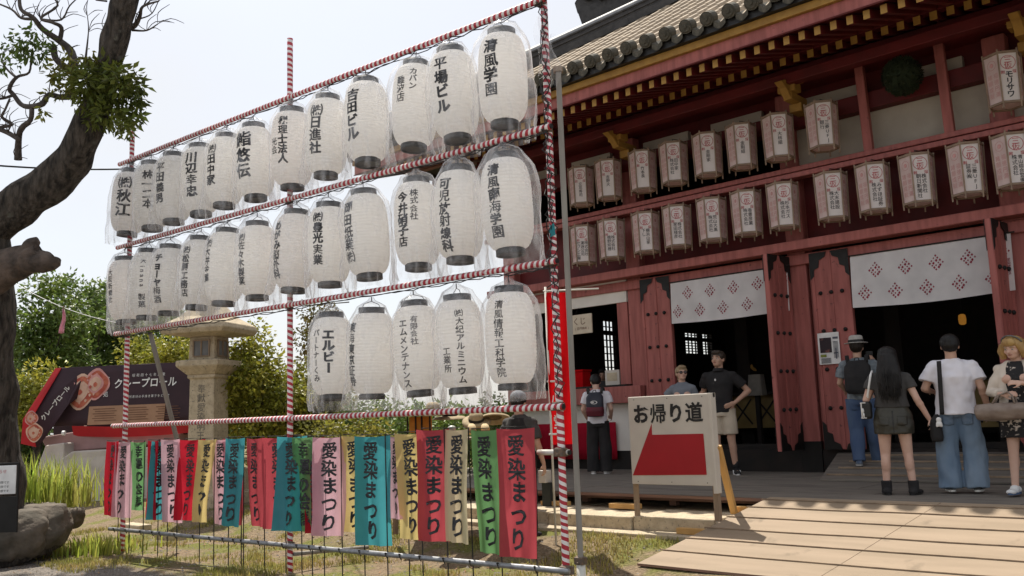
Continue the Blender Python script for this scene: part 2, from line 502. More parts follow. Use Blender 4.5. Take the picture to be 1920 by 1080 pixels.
m_leaf = leafmat('leaf_mid_green', (0.15, 0.21, 0.04), (0.085, 0.14, 0.03))
m_leafy = leafmat('leaf_yellow_green', (0.34, 0.32, 0.04), (0.19, 0.215, 0.03))
m_leafd = leafmat('leaf_dark_green', (0.08, 0.125, 0.026), (0.12, 0.18, 0.04), 0.4)
m_leafo = leafmat('leaf_olive', (0.24, 0.225, 0.035), (0.13, 0.14, 0.025), 0.45)
m_grass = leafmat('grass_blade', (0.27, 0.36, 0.05), (0.36, 0.36, 0.09), 0.5)
m_drygrass = leafmat('short_dry_grass', (0.24, 0.25, 0.055), (0.38, 0.31, 0.11), 0.35)


def cloth(name, c, tr=0.5):
    return M(name, c, tuple(x * 0.86 for x in c), rough=0.9, scale=3, transl=tr, spec=0.05, bump=0.001, bscale=160)


CL = {'red': cloth('red_cotton', (0.55, 0.025, 0.045)), 'pink': cloth('pale_pink_cotton', (0.76, 0.47, 0.54)), 'green': cloth('green_cotton', (0.18, 0.39, 0.16)),
      'teal': cloth('teal_cotton', (0.085, 0.41, 0.46)), 'yellow': cloth('yellow_cotton', (0.75, 0.60, 0.25)), 'cream': cloth('cream_cotton', (0.80, 0.67, 0.45)), 'rose': cloth('rose_red_cotton', (0.55, 0.09, 0.11))}
m_noren = cloth('white_curtain_cotton', (0.84, 0.81, 0.80), 0.3)
m_crest = M('crimson_print', (0.27, 0.012, 0.04), rough=0.8)
m_redtext = M('faded_red_print', (0.42, 0.10, 0.11), (0.55, 0.2, 0.2), rough=0.8, scale=12)
m_pinktext = M('pale_pink_print', (0.56, 0.27, 0.26), (0.62, 0.36, 0.34), rough=0.8, scale=12)
m_hexpaper = M('box_lantern_paper', (0.88, 0.83, 0.81), (0.82, 0.76, 0.73), rough=0.8, scale=5, transl=0.25)
m_hexside = M('aged_pink_paper', (0.78, 0.62, 0.59), (0.68, 0.52, 0.49), rough=0.8, scale=6, transl=0.25)
m_hexwood = M('box_lantern_frame', (0.28, 0.2, 0.14), (0.2, 0.14, 0.1), rough=0.7)
m_redcloth = cloth('bright_red_cloth', (0.62, 0.008, 0.012), 0.3)
m_white = M('white_print', (0.8, 0.79, 0.77), rough=0.6)

# ------------------------------------------------------------------ lettering
GL = {}
AREA = {}


def glyph_area(ch, off):
    c = bpy.data.curves.new('glyph', 'FONT'); c.body = ch; c.resolution_u = 2; c.offset = off
    o = bpy.data.objects.new('glyph', c); m = evaluated_mesh(o); a = sum(p.area for p in m.polygons)
    bpy.data.objects.remove(o); bpy.data.meshes.remove(m); bpy.data.curves.remove(c)
    return a


def glyph(ch, off=0.012):
    k = (ch, off)
    if k not in GL:
        c = bpy.data.curves.new('glyph', 'FONT'); c.body = ch; c.resolution_u = 2; c.offset = off
        o = bpy.data.objects.new('glyph', c)
        m = evaluated_mesh(o)
        vs = [(v.co.x - 0.5, v.co.y - 0.38) for v in m.vertices]
        a_ = sum(p.area for p in m.polygons)
        if k[1] > .004:                       # heavier strokes only where the outline still fills cleanly
            if ch not in AREA: AREA[ch] = (0, 0); b0 = glyph_area(ch, 0); b1 = glyph_area(ch, .003); AREA[ch] = (b0, (b1 - b0) / .003)
            want = AREA[ch][0] + AREA[ch][1] * k[1]
            if abs(a_ - want) > .1 * want:
                bpy.data.objects.remove(o); bpy.data.meshes.remove(m); bpy.data.curves.remove(c)
                GL[k] = glyph(ch, k[1] * .72 if k[1] * .72 > .004 else 0.0)
                return GL[k]
        if ord(ch) < 128 and vs:
            x0 = min(v[0] for v in vs); x1 = max(v[0] for v in vs); vs = [(x - (x0 + x1) / 2, y) for x, y in vs]
        GL[k] = (vs, [tuple(p.vertices) for p in m.polygons])
        bpy.data.objects.remove(o); bpy.data.meshes.remove(m); bpy.data.curves.remove(c)
    return GL[k]


def write(mb, text, u, v, size, fn, vertical=True, off=0.012, wide=1.0, pitch=1.0, rnd=None, mi=0, rotlatin=False):
    """puts text at (u, v) = centre of the first character; fn maps (u, v) on a surface to 3-D"""
    for i, ch in enumerate(text):
        if ch == ' ': continue
        vs, fs = glyph(ch, off * (1.5 if '\u3040' <= ch <= '\u30ff' else 1.0))
        ou = u if vertical else u + i * size * pitch
        ov = v - i * size * pitch if vertical else v
        rot = vertical and ch in 'ー〜…'
        jx = jy = ja = 0; js = 1
        if rnd:
            jx = rnd.uniform(-.04, .04) * size; jy = rnd.uniform(-.03, .03) * size; ja = rnd.uniform(-.07, .07); js = rnd.uniform(.94, 1.06)
        P = []
        for x, y in vs:
            if rot: x, y = -y * 1.0, -x
            if rotlatin: x, y = y, -x
            x, y = x * math.cos(ja) - y * math.sin(ja), x * math.sin(ja) + y * math.cos(ja)
            P.append(fn(ou + jx + x * size * wide * js, ov + jy + y * size * js))
        mb.add(P, fs, mi)
    return mb


def ordinal(n):
    return ['', 'first', 'second', 'third', 'fourth', 'fifth', 'sixth', 'seventh', 'eighth', 'ninth', 'tenth', 'eleventh', 'twelfth', 'thirteenth', 'fourteenth', 'fifteenth', 'sixteenth', 'seventeenth', 'eighteenth', 'nineteenth', 'twentieth', 'twenty-first', 'twenty-second', 'twenty-third', 'twenty-fourth', 'twenty-fifth'][n]


# ================================================================== SETTING
def sstep(a, b, x):
    t = min(1, max(0, (x - a) / (b - a))); return t * t * (3 - 2 * t)


def ground_z(x, y):
    z = -0.13 + 0.27 * sstep(7.1, 8.55, y)
    far = max(abs(x), abs(y))
    if far < 40:
        z += 0.018 * noise.noise(Vector((x * 1.3, y * 1.3, 0))) + 0.03 * noise.noise(Vector((x * .4, y * .4, 3)))
    return z


def axis(a, b, fine, lo, hi):
    v = list(np.arange(a, b + fine / 2, fine)); s = fine; x = b
    while x < hi: s *= 1.6; x += s; v.append(x)
    s = fine; x = a; w = []
    while x > lo: s *= 1.6; x -= s; w.append(x)
    return sorted(w) + v


gx = axis(-20, 3, 0.18, -420, 420); gy = axis(2.5, 11, 0.18, -420, 420)
g = MB()
g.v = [(x, y, ground_z(x, y)) for y in gy for x in gx]
W_ = len(gx)
g.f = [(j * W_ + i, j * W_ + i + 1, (j + 1) * W_ + i + 1, (j + 1) * W_ + i) for j in range(len(gy) - 1) for i in range(W_ - 1)]
g.m = [0] * len(g.f)
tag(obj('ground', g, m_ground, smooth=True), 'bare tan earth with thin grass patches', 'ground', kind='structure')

# boarded walkway in front of the hall
pl = MB()
ys = [9.47, 10.18, 10.86, 11.6, 12.35, 13.1, 13.42]
rr = random.Random(3)
for a, b in zip(ys[:-1], ys[1:]):
    x = -13.6 + rr.uniform(0, 1)
    xs = [-13.6]
    while x < 5: xs.append(x); x += 1.83
    xs.append(5)
    for c, d in zip(xs[:-1], xs[1:]):
        dz = rr.uniform(-.003, .003)
        pl.box(c + .003, d - .003, a + .004, b - .004, 0.492 + dz, 0.52 + dz)
walk = obj('walkway', pl, m_plank)
tag(walk, 'grey plank walkway in shade before the temple doors', 'walkway', kind='structure')
pe = MB(); pe.box(-13.6, -4.9, 9.455, 9.467, 0.478, 0.512); pe.box(-4.88, 5, 9.455, 9.467, .47, .505)
for x in np.arange(-13.2, 5, 1.37):
    pe.box(x, x + .09, 9.75, 9.84, 0.36, 0.488)
pe.box(-13.6, 5, 9.62, 9.74, .43, .487)
obj('edge_board', pe, m_plyedge, walk)
bl = MB()
for x in (-8.05, -6.85, -5.72):
    bl.box(x, x + .42, 9.3, 9.42, .342, .40)
tag(obj('timber_block', MB().box(-8.05, -7.63, 9.28, 9.4, .345, .40), m_newwood, bev=.004), 'short timber block on the stone step, nearest the grey scaffold pole', 'block', 'timber blocks under the walkway edge')
tag(obj('timber_block', MB().box(-6.95, -6.53, 9.3, 9.42, .345, .405), m_newwood, bev=.004), 'short timber block on the stone step, behind the white sign', 'block', 'timber blocks under the walkway edge')

# old stone step and kerb
st = MB(); rr = random.Random(5)
x = -13.6
while x < 5:
    w = rr.uniform(.9, 1.5)
    st.box(x + .006, x + w - .006, 8.76 + rr.uniform(-.02, .02), 10.6, 0.0, .335 + rr.uniform(-.012, .012)); x += w
stp = obj('stone_step', st, m_stone, bev=.012); tag(stp, 'worn granite step running below the walkway edge', 'step', kind='structure')
kb = MB(); x = -13.6
while x < 5:
    w = rr.uniform(1.2, 2.0); kb.box(x + .004, x + w - .004, 8.5, 8.745, 0, .185 + rr.uniform(-.008, .008)); x += w
tag(obj('kerb', kb, m_stone, bev=.01), 'low grey stone kerb at the foot of the step', 'kerb', kind='structure')

# plywood ramp
RY0, RZ0, RY1, RZ1 = 7.72, 0.015, 9.44, 0.535
def rz_(y): return RZ0 + (RZ1 - RZ0) * (y - RY0) / (RY1 - RY0)
def rxl(y): return -5.45 + (-4.84 + 5.45) * (y - RY0) / (RY1 - RY0)
ramp = thing('plywood_ramp', 'pale plywood ramp with dark cross battens rising to the walkway', 'ramp', (-3, 7.72, 0))
def ramp_sheet(x0a, x0b, x1a, x1b):
    q = MB(); n = 8
    top = []
    for i in range(n + 1):
        y = RY0 + (RY1 - RY0) * i / n
        t = i / n
        xa = x0a + (x0b - x0a) * t; xb = x1a + (x1b - x1a) * t
        for j in range(13):
            x = xa + (xb - xa) * j / 12
            top.append((x, y, rz_(y) + .006 * noise.noise(Vector((x * 1.1, y * 1.2, 7)))))
    k = len(top)
    bot = [(x, y, z - .024) for x, y, z in top]
    fs = []
    for i in range(n):
        for j in range(12):
            a = i * 13 + j; fs.append((a, a + 1, a + 14, a + 13)); fs.append((a + k, a + 13 + k, a + 14 + k, a + 1 + k))
    per = [i for i in range(13)] + [i * 13 + 12 for i in range(1, n + 1)] + [n * 13 + j for j in range(11, -1, -1)] + [i * 13 for i in range(n - 1, 0, -1)]
    q.add(top + bot, fs)
    kk = len(per)
    q.f += [(per[i], per[i] + k, per[(i + 1) % kk] + k, per[(i + 1) % kk]) for i in range(kk)]; q.m += [1] * kk
    return q
sx0, sx1 = -3.6, -3.04
obj('plywood_sheet', ramp_sheet(-5.45, -4.84, sx0 - .003, sx1 - .003), [m_ply, m_plyedge], ramp)
obj('plywood_sheet', ramp_sheet(sx0 + .003, sx1 + .003, -1.2, -.9), [m_ply, m_plyedge], ramp)
obj('plywood_sheet', ramp_sheet(-1.19, -.89, 2.2, 2.2), [m_ply, m_plyedge], ramp)
for yb in (8.03, 8.33, 8.59, 8.88, 9.15, 9.36):
    q = MB(); xa = rxl(yb) - .03; n = 24
    A = []; B = []
    for j in range(n + 1):
        x = xa + (2.1 - xa) * j / n
        yy = yb + .012 * noise.noise(Vector((x * .8, yb * 9, 1)))
        z = rz_(yy) + .006 * noise.noise(Vector((x * 1.1, yy * 1.2, 7)))
        for (dy, dz) in ((-.011, 0), (.011, 0), (.011, .010), (-.011, .010)): A.append((x, yy + dy, z + dz))
    fs = [(0, 1, 2, 3), (4 * n + 3, 4 * n + 2, 4 * n + 1, 4 * n)]
    for j in range(n):
        for e in range(4): fs.append((4 * j + e, 4 * j + 4 + e, 4 * j + 4 + (e + 1) % 4, 4 * j + (e + 1) % 4))
    obj('batten', q.add(A, fs), m_oldwood, ramp)
q = MB()
for xx in (-4.9, -3.9, -2.4):
    q.bar((xx, 7.85, .0), (xx, 9.4, rz_(9.4) - .07), .06, .05)
q.box(-5.3, 2, 7.76, 7.80, -.12, -.012)
obj('joist', q, m_oldwood, ramp)
tag(obj('timber_prop', MB().box(-5.55, -4.95, 8.62, 8.70, .192, .255), m_newwood, bev=.004), 'short timber prop sticking out under the left edge of the ramp', 'timber')
tag(obj('timber_prop', MB().box(-5.2, -4.75, 9.3, 9.4, .345, .43), m_newwood, bev=.004), 'thick timber prop between walkway edge and top of the ramp', 'timber')

# inner ramp over the door sill
ir = thing('door_ramp', 'grey plank ramp leading over the sill of the right doorway', 'ramp', (-4, 11.8, .52))
q = MB()
def irz(y): return .525 + (y - 11.78) * .16
n = 9
for i in range(n):
    y0 = 11.78 + i * .2; y1 = y0 + .19
    xl0 = -5.3 - (y0 - 11.78) * .26; xl1 = -5.3 - (y1 - 11.78) * .26
    q.add([(xl0, y0, irz(y0)), (4, y0, irz(y0)), (4, y1, irz(y1)), (xl1, y1, irz(y1)), (xl0, y0, irz(y0) + .022), (4, y0, irz(y0) + .022), (4, y1, irz(y1) + .022), (xl1, y1, irz(y1) + .022)],
          [(0, 3, 2, 1), (4, 5, 6, 7), (0, 1, 5, 4), (1, 2, 6, 5), (2, 3, 7, 6), (3, 0, 4, 7)])
obj('plank_deck', q, m_plank, ir)
for yb in (12.0, 12.4, 12.8, 13.2):
    obj('batten', MB().bar((-5.3, yb, irz(yb) + .034), (4, yb, irz(yb) + .034), .03, .022), m_oldwood, ir)

# ================================================================== TEMPLE HALL
hall = thing('temple_hall', 'vermilion wooden temple hall with grey tiled roof and yellow-tipped rafters', 'temple', (-5, 13.5, .52))
COLX = [-12.25, -9.22, -6.13, -3.03, .07, 3.17]
for x in COLX:
    q = MB(); q.box(x - .15, x + .15, 13.42, 13.72, .1, 6.5)
    c = obj('column', q, m_red, hall, bev=.02)
    f = MB(); f.box(x - .165, x + .165, 13.405, 13.735, .5, .98)
    obj('base_fitting', f, m_iron, c, bev=.006)
# beams (front face y, z)
def beam(name, x0, x1, y0, y1, z0, z1, m=m_red, bev=.012): return obj(name, MB().box(x0, x1, y0, y1, z0, z1), m, hall, bev=bev)
beam('shelf_beam', -12.6, 4, 13.12, 13.40, 3.90, 4.045)
beam('lintel', -12.4, 4, 13.36, 13.60, 3.70, 3.865)
beam('rail', -12.6, 4, 13.10, 13.30, 5.02, 5.10)
beam('rail', -12.6, 4, 13.16, 13.38, 5.13, 5.21)
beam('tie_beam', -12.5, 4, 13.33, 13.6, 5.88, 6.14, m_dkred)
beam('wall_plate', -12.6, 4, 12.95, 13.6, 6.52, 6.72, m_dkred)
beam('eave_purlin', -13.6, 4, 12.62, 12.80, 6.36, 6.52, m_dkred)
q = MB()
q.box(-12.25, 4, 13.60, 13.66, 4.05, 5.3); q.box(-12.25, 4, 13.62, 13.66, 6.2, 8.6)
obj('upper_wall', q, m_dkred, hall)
for a, b in zip(COLX[:-1], COLX[1:]):
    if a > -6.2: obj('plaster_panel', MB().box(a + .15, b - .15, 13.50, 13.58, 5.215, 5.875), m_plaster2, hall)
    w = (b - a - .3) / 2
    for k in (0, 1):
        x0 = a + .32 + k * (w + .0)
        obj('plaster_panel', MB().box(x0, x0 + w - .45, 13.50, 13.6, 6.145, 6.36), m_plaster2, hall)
# bracket sets under the eave
def bracket(x):
    q = MB()
    q.box(x - .10, x + .10, 13.0, 13.4, 6.02, 6.15); q.box(x - .07, x + .07, 12.75, 13.3, 6.15, 6.27)
    q.box(x - .14, x + .14, 12.72, 12.95, 6.27, 6.40); q.box(x - .20, x + .20, 12.78, 12.93, 6.40, 6.50)
    q.prism([(x - .06, 12.75, 6.16), (x - .06, 12.6, 6.3), (x - .06, 12.45, 6.36), (x - .06, 12.6, 6.42), (x - .06, 12.8, 6.36)], (0, 0, 0), (.12, 0, 0))
    return obj('bracket', q, m_gold, hall, bev=.01)
for x in (-12.1, -8.98, -5.75, -2.55, .6): bracket(x)
# struts of the middle bay with the hanging cedar ball
for x0, x1 in ((-4.84, -4.77), (-3.70, -3.64)):
    obj('strut', MB().bar((x0, 13.3, 6.95), (x1, 13.22, 5.2), .13, .1, (0, 1, 0)), m_red, hall, bev=.01)
obj('strut', MB().bar((-4.72, 13.25, 6.72), (-3.76, 13.25, 6.68), .1, .12), m_dkred, hall, bev=.01)

# rafters, eave boards
SL = .30
def rafter(x, y0, z0, y1, w, h, name):
    q = MB(); z1 = z0 + (y1 - y0) * SL
    q.add([(x - w, y0, z0 - h), (x + w, y0, z0 - h), (x + w, y0, z0 + h), (x - w, y0, z0 + h), (x - w, y1, z1 - h), (x + w, y1, z1 - h), (x + w, y1, z1 + h), (x - w, y1, z1 + h)],
          [(4, 5, 6, 7), (0, 4, 7, 3), (1, 2, 6, 5), (0, 1, 5, 4), (3, 7, 6, 2)])
    q.add([(x - w, y0 - .004, z0 - h), (x + w, y0 - .004, z0 - h), (x + w, y0 - .004, z0 + h), (x - w, y0 - .004, z0 + h)], [(0, 1, 2, 3)], 1)
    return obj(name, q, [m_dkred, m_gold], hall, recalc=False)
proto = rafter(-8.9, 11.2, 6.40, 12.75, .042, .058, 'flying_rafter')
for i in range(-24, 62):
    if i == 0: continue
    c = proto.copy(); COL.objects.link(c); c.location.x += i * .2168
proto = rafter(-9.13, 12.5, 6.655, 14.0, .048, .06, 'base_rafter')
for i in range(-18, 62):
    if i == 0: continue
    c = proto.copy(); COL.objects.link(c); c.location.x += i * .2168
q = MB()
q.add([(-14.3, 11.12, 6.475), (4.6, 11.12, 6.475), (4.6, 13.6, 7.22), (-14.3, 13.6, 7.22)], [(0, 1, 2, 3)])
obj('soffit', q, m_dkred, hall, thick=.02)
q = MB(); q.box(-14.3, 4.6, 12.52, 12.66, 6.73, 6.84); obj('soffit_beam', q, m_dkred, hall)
beam('eave_fascia', -14.3, 4.6, 11.14, 11.19, 6.49, 6.662, m_red, .004)
beam('eave_fascia', -14.3, 4.6, 11.08, 11.20, 6.665, 6.775, m_gold, .004)

# roof: barrel tiles with cross joints
PIT = .345; SLOPE = .63; CX = -14.3
def roof_z(y): return 6.90 + SLOPE * (y - 11.0) + .012 * max(0, y - 14) ** 2
xs = []; prof = []
nper = 8
x = -8.08 - 18 * PIT
X0 = x; NX = 41 * nper
q = MB(); rows = []
yy = 10.98; YS = []
while yy < 18.4:
    YS += [(yy, 0.012), (yy + .30, 0.0)]; yy += .3005
hr = random.Random(11)
jit = [hr.uniform(-.006, .006) for _ in range(60)]
for iy, (y, lift) in enumerate(YS):
    for ix in range(NX + 1):
        ph = (ix % nper) / nper
        xx = X0 + ix * PIT / nper
        d = abs(((ph + .5) % 1) - .5) * PIT
        bump = math.sqrt(max(0, .085 ** 2 - d ** 2)) if d < .085 else -.018 * math.sin((d - .085) / (PIT / 2 - .085) * math.pi / 2)
        q.v.append((xx, y, roof_z(y) + bump + lift + jit[(ix // nper) % 60]))
n = NX + 1
for iy in range(len(YS) - 1):
    for ix in range(NX):
        xx = X0 + (ix + .5) * PIT / nper
        if xx < CX + (YS[iy][0] - 11) + .0: continue
        q.f.append((iy * n + ix, iy * n + ix + 1, (iy + 1) * n + ix + 1, (iy + 1) * n + ix)); q.m.append(0)
roof = obj('roof', q, m_tile, hall, smooth=False, recalc=False)
# west slope behind the hip, the back slope and the gable above
q = MB()
def hipz(s): return roof_z(11 + s)
q.add([(CX, 11, hipz(0)), (CX + 7.4, 18.4, hipz(7.4)), (CX + 7.4, 20, hipz(7.4)), (CX, 27, hipz(0))], [(0, 1, 2, 3)])
q.add([(CX, 27, hipz(0)), (4.6, 27, hipz(0)), (4.6, 20, hipz(7.4)), (CX + 7.4, 20, hipz(7.4))], [(0, 1, 2, 3)])
q.add([(CX + 7.4, 18.4, hipz(7.4)), (4.6, 18.4, hipz(7.4)), (4.6, 20, hipz(7.4)), (CX + 7.4, 20, hipz(7.4))], [(0, 1, 2, 3)])
q.add([(CX, 11, 6.74), (CX, 27, 6.74), (CX, 27, hipz(0)), (CX, 11, hipz(0))], [(0, 1, 2, 3)])
obj('far_slope', q, m_dktile, roof, thick=.05)
# hip ridge: stacked courses with a rounded cap
q = MB()
P = [(CX + s, 11 + s, hipz(s)) for s in np.linspace(-.05, 7.3, 24)]
for lvl, (w, h0, h1) in enumerate(((.25, -.02, .12), (.21, .12, .2), (.24, .2, .23), (.19, .23, .31), (.22, .31, .34))):
    for a, b in zip(P[:-1], P[1:]):
        a_ = Vector(a) + Vector((0, 0, (h0 + h1) / 2)); b_ = Vector(b) + Vector((0, 0, (h0 + h1) / 2))
        q.bar(a_, b_ + (b_ - a_) * .01, 2 * w, h1 - h0)
hip = obj('hip_ridge', q, m_dktile, roof)
q = MB(); q.tube([Vector(p) + Vector((0, 0, .36)) for p in P], .13, 10)
obj('ridge_cap', q, M('pale_grey_ridge_tile', (0.27, 0.27, 0.27), (0.2, 0.2, 0.2), rough=.6, scale=9), hip, smooth=True)
# demon-face end tile and upper gable ridge
oni = MB()
outl = [(-.34, -.35), (-.42, -.05), (-.30, .1), (-.36, .32), (-.2, .42), (-.12, .7), (.0, .78), (.12, .7), (.2, .42), (.36, .32), (.30, .1), (.42, -.05), (.34, -.35), (.15, -.25), (0, -.3), (-.15, -.25)]
oni.prism([(-12.55 + a * .8, 17.0 + a * .3, 11.62 + b) for a, b in outl], (0, 0, 0), (.1, .3, 0))
oni.ell((-12.5, 16.95, 11.7), (.16, .1, .16)); oni.ell((-12.62, 16.95, 11.95), (.06, .06, .06)); oni.ell((-12.38, 16.95, 11.95), (.06, .06, .06))
obj('ridge_end_tile', oni, m_dktile, roof, bev=.02)
q = MB()
for k in range(5): q.bar((-12.3, 17.2, 11.5 + k * .13), (-8, 19.2, 13.1 + k * .13), .5 - .05 * (k % 2), .11)
q.bar((-12.3, 17.2, 9.2), (-8, 19.2, 10.5), .3, 4.4)
obj('gable_ridge', q, m_dktile, roof)
# eave end tiles
def eave_tile(x):
    q = MB()
    q.tube([(x, 10.90, 6.955), (x, 11.06, 7.03)], [.103, .10], 18)
    q.tube([(x, 10.886, 6.950), (x, 10.90, 6.956)], [.075, .085], 18)
    q.tube([(x, 10.874, 6.945), (x, 10.89, 6.952)], [.03, .035], 10)
    d = PIT
    for k in range(8):
        a0 = k / 8; a1 = (k + 1) / 8
        f = lambda a: -.055 * math.sin(a * math.pi) - .03
        q.add([(x + .08 + (d - .16) * a0, 10.95, 6.93 + f(a0) + .02), (x + .08 + (d - .16) * a1, 10.95, 6.93 + f(a1) + .02), (x + .08 + (d - .16) * a1, 10.95, 6.93 + f(a1) - .07), (x + .08 + (d - .16) * a0, 10.95, 6.93 + f(a0) - .07)], [(0, 1, 2, 3)])
        q.add([(x + .08 + (d - .16) * a0, 10.95, 6.93 + f(a0) + .02), (x + .08 + (d - .16) * a1, 10.95, 6.93 + f(a1) + .02), (x + .08 + (d - .16) * a1, 11.4, 7.14 + f(a1) + .02), (x + .08 + (d - .16) * a0, 11.4, 7.14 + f(a0) + .02)], [(0, 1, 2, 3)])
    return obj('eave_tile', q, m_eavetile, roof, recalc=True)
m_eavetile = M('shaded_eave_tile', (0.10, 0.09, 0.07), (0.055, 0.052, 0.04), rough=.85, scale=14, bump=.006)  # tile ends in shadow: the shade is put into this darker colour
e0 = eave_tile(-8.08)
for i in range(-17, 36):
    if i == 0: continue
    c = e0.copy(); COL.objects.link(c); c.location.x += i * PIT
obj('eave_batten', MB().box(-14.3, 4.6, 11.0, 11.25, 6.78, 6.88), m_black, roof)

# doors: leaves with iron corner fittings and rows of studs
def leaf(x, y, ang, w=.60, z0=.86, z1=3.84):
    q = MB(); hw = w / 2
    q.box(-hw, hw, -.03, .03, z0, z1)
    for sx in (-hw + .03, 0, hw - .03):
        q.box(sx - .025, sx + .025, -.042, .042, z0 + .01, z1 - .01)
    def fit(zc, s):
        for sgn in (-1, 1):
            poly = [(sgn * hw * 1.02, zc), (sgn * hw * 1.02, zc - s * .42), (sgn * hw * .82, zc - s * .36), (sgn * hw * .80, zc - s * .26), (sgn * hw * .55, zc - s * .23), (sgn * hw * .50, zc - s * .12), (sgn * hw * .2, zc - s * .08), (sgn * hw * .1, zc)]
            for yy in (-.048, .042):
                q.prism([(a, yy, b) for a, b in poly], (0, 0, 0), (0, .006, 0), 1)
    fit(z1, 1); fit(z0, -1)
    for zs in (3.21, 2.63, 2.05, 1.47):
        for xs_ in (-.56, 0, .56):
            for sy in (-1, 1):
                q.ell((xs_ * hw, sy * .042, zs), (.032, .03, .032), None, 10, 6, 1)
    o = obj('door_leaf', q, [m_red, m_iron], hall, local=True)
    o.location = Vector((x, y, 0)) - BASE[hall.name]; o.rotation_euler = (0, 0, ang)
    return o
leaf(-8.73, 13.38, 0); leaf(-5.58, 13.38, 0)
leaf(-6.29, 13.05, rad(84)); leaf(-3.16, 13.05, rad(86), .6); leaf(-2.5, 13.38, 0)
obj('jamb', MB().box(-9.62, -9.39, 13.42, 13.52, 1.98, 3.52), m_red, hall, bev=.008)
obj('jamb', MB().box(-9.06, -9.03, 13.5, 13.6, .86, 3.7).box(-5.97, -5.93, 13.5, 13.6, .86, 3.7), m_red, hall)
# counter bay of the left side
obj('plaster_panel', MB().box(-12.1, -9.39, 13.52, 13.6, 3.52, 3.70), m_plaster, hall)
obj('plaster_panel', MB().box(-12.1, -9.385, 13.40, 13.47, 3.50, 4.02), m_plaster, hall)
obj('counter_board', MB().box(-12.1, -9.08, 13.24, 13.52, 1.69, 1.985), m_red, hall, bev=.01)
obj('counter_top', MB().box(-12.1, -9.39, 13.26, 14.3, 1.99, 2.02), m_dkwood, hall)
obj('counter_wall', MB().box(-12.1, -9.08, 13.42, 13.55, .85, 1.685), m_plaster, hall)
# floor, sill, inside room
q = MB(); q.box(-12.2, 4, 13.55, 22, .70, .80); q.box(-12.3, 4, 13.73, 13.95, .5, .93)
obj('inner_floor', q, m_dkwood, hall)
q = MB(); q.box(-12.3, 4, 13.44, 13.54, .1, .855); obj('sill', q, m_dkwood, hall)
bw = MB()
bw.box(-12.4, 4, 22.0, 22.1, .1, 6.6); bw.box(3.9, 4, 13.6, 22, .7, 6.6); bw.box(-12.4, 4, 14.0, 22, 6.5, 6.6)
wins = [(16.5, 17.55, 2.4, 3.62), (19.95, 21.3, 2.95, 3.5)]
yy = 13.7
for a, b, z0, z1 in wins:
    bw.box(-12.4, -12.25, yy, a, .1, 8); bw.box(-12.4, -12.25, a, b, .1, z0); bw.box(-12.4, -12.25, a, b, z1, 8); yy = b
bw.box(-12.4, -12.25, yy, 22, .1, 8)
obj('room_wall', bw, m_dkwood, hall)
for a, b, z0, z1 in wins:
    q = MB()
    for i in range(9): y_ = a + (b - a) * i / 8; q.box(-12.26, -12.235, y_ - .02, y_ + .02, z0, z1)
    for z in np.linspace(z0, z1, 9): q.box(-12.235, -12.215, a, b, z - .012, z + .012)
    q.box(-12.25, -12.2, a, b, 3.28, 3.38); q.box(-12.25, -12.2, (a + b) / 2 - .10, (a + b) / 2 + .10, z0, z1)
    obj('lattice_window', q, m_dkwood, hall)
# hall's left side pillar row seen through the opening
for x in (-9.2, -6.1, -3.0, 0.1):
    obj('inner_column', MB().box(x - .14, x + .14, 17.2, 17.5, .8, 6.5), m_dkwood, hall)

# altar tables and inside fittings (things of their own)
m_ochre = M('gilded_panel', (0.30, 0.21, 0.07), (0.22, 0.15, 0.05), rough=.5, scale=5)
def altar(x0, x1, y, z0, z1, label):
    t = thing('altar_table', label, 'altar', ((x0 + x1) / 2, y, .8))
    obj('table_top', MB().box(x0 - .05, x1 + .05, y - .3, y + .45, z1, z1 + .06), m_dkwood, t, bev=.01)
    obj('front_panel', MB().box(x0, x1, y - .05, y, z0, z1), m_ochre, t)
    for x in (x0, (x0 + x1) / 2, x1):
        obj('leg', MB().box(x - .04, x + .04, y - .12, y - .055, .8, z1), m_dkwood, t)
    q = MB(); n = 4
    for i in range(n):
        a = x0 + (x1 - x0) * i / n; b = x0 + (x1 - x0) * (i + 1) / n
        q.bar((a + .06, y - .062, z0 + .08), (b - .06, y - .062, z1 - .08), .03, .012, (0, 1, 0)); q.bar((a + .06, y - .067, z1 - .08), (b - .06, y - .067, z0 + .08), .03, .012, (0, 1, 0))
    obj('fretwork', q, m_dkwood, t)
altar(-9.4, -7.3, 17.0, 1.12, 1.78, 'low gilded altar table inside the left doorway, behind the couple')
altar(-5.1, -3.6, 17.0, 1.05, 1.85, 'gilded altar table with dark fretwork inside the right doorway')
lam = thing('hanging_lamp', 'small glowing amber lamp hanging in the dark right doorway', 'lamp', (-5.1, 18, 3.0))
m_glow = M('amber_glow', (0.8, 0.4, 0.08), rough=.6, emit=((1.0, 0.42, 0.06), 0.12))
obj('lamp_body', MB().lathe([(.03, -.10), (.06, -.08), (.07, 0), (.06, .08), (.03, .10)], 14, (-5.1, 18, 3.0)), m_glow, lam, smooth=True)
obj('chain', MB().tube([(-5.1, 18, 3.16), (-5.1, 18, 6.5)], .008, 5), m_iron, lam)
cb = thing('cedar_ball', 'dark green cedar sprig ball hung between the red struts under the eave', 'ball', (-4.12, 12.95, 6.1))
q = MB(); rr = random.Random(4)
for i in range(900):
    d = Vector((rr.gauss(0, 1), rr.gauss(0, 1), rr.gauss(0, 1))).normalized(); c = Vector((-4.12, 12.95, 6.1)) + d * .255
    t_ = d.orthogonal().normalized() * .02; e = c + (d + Vector((rr.uniform(-.5, .5), rr.uniform(-.5, .5), rr.uniform(-.5, .5)))) * .035
    q.add([c - t_, c + t_, e], [(0, 1, 2)])
q.ell((-4.12, 12.95, 6.1), (.25, .25, .25), None, 24, 16)
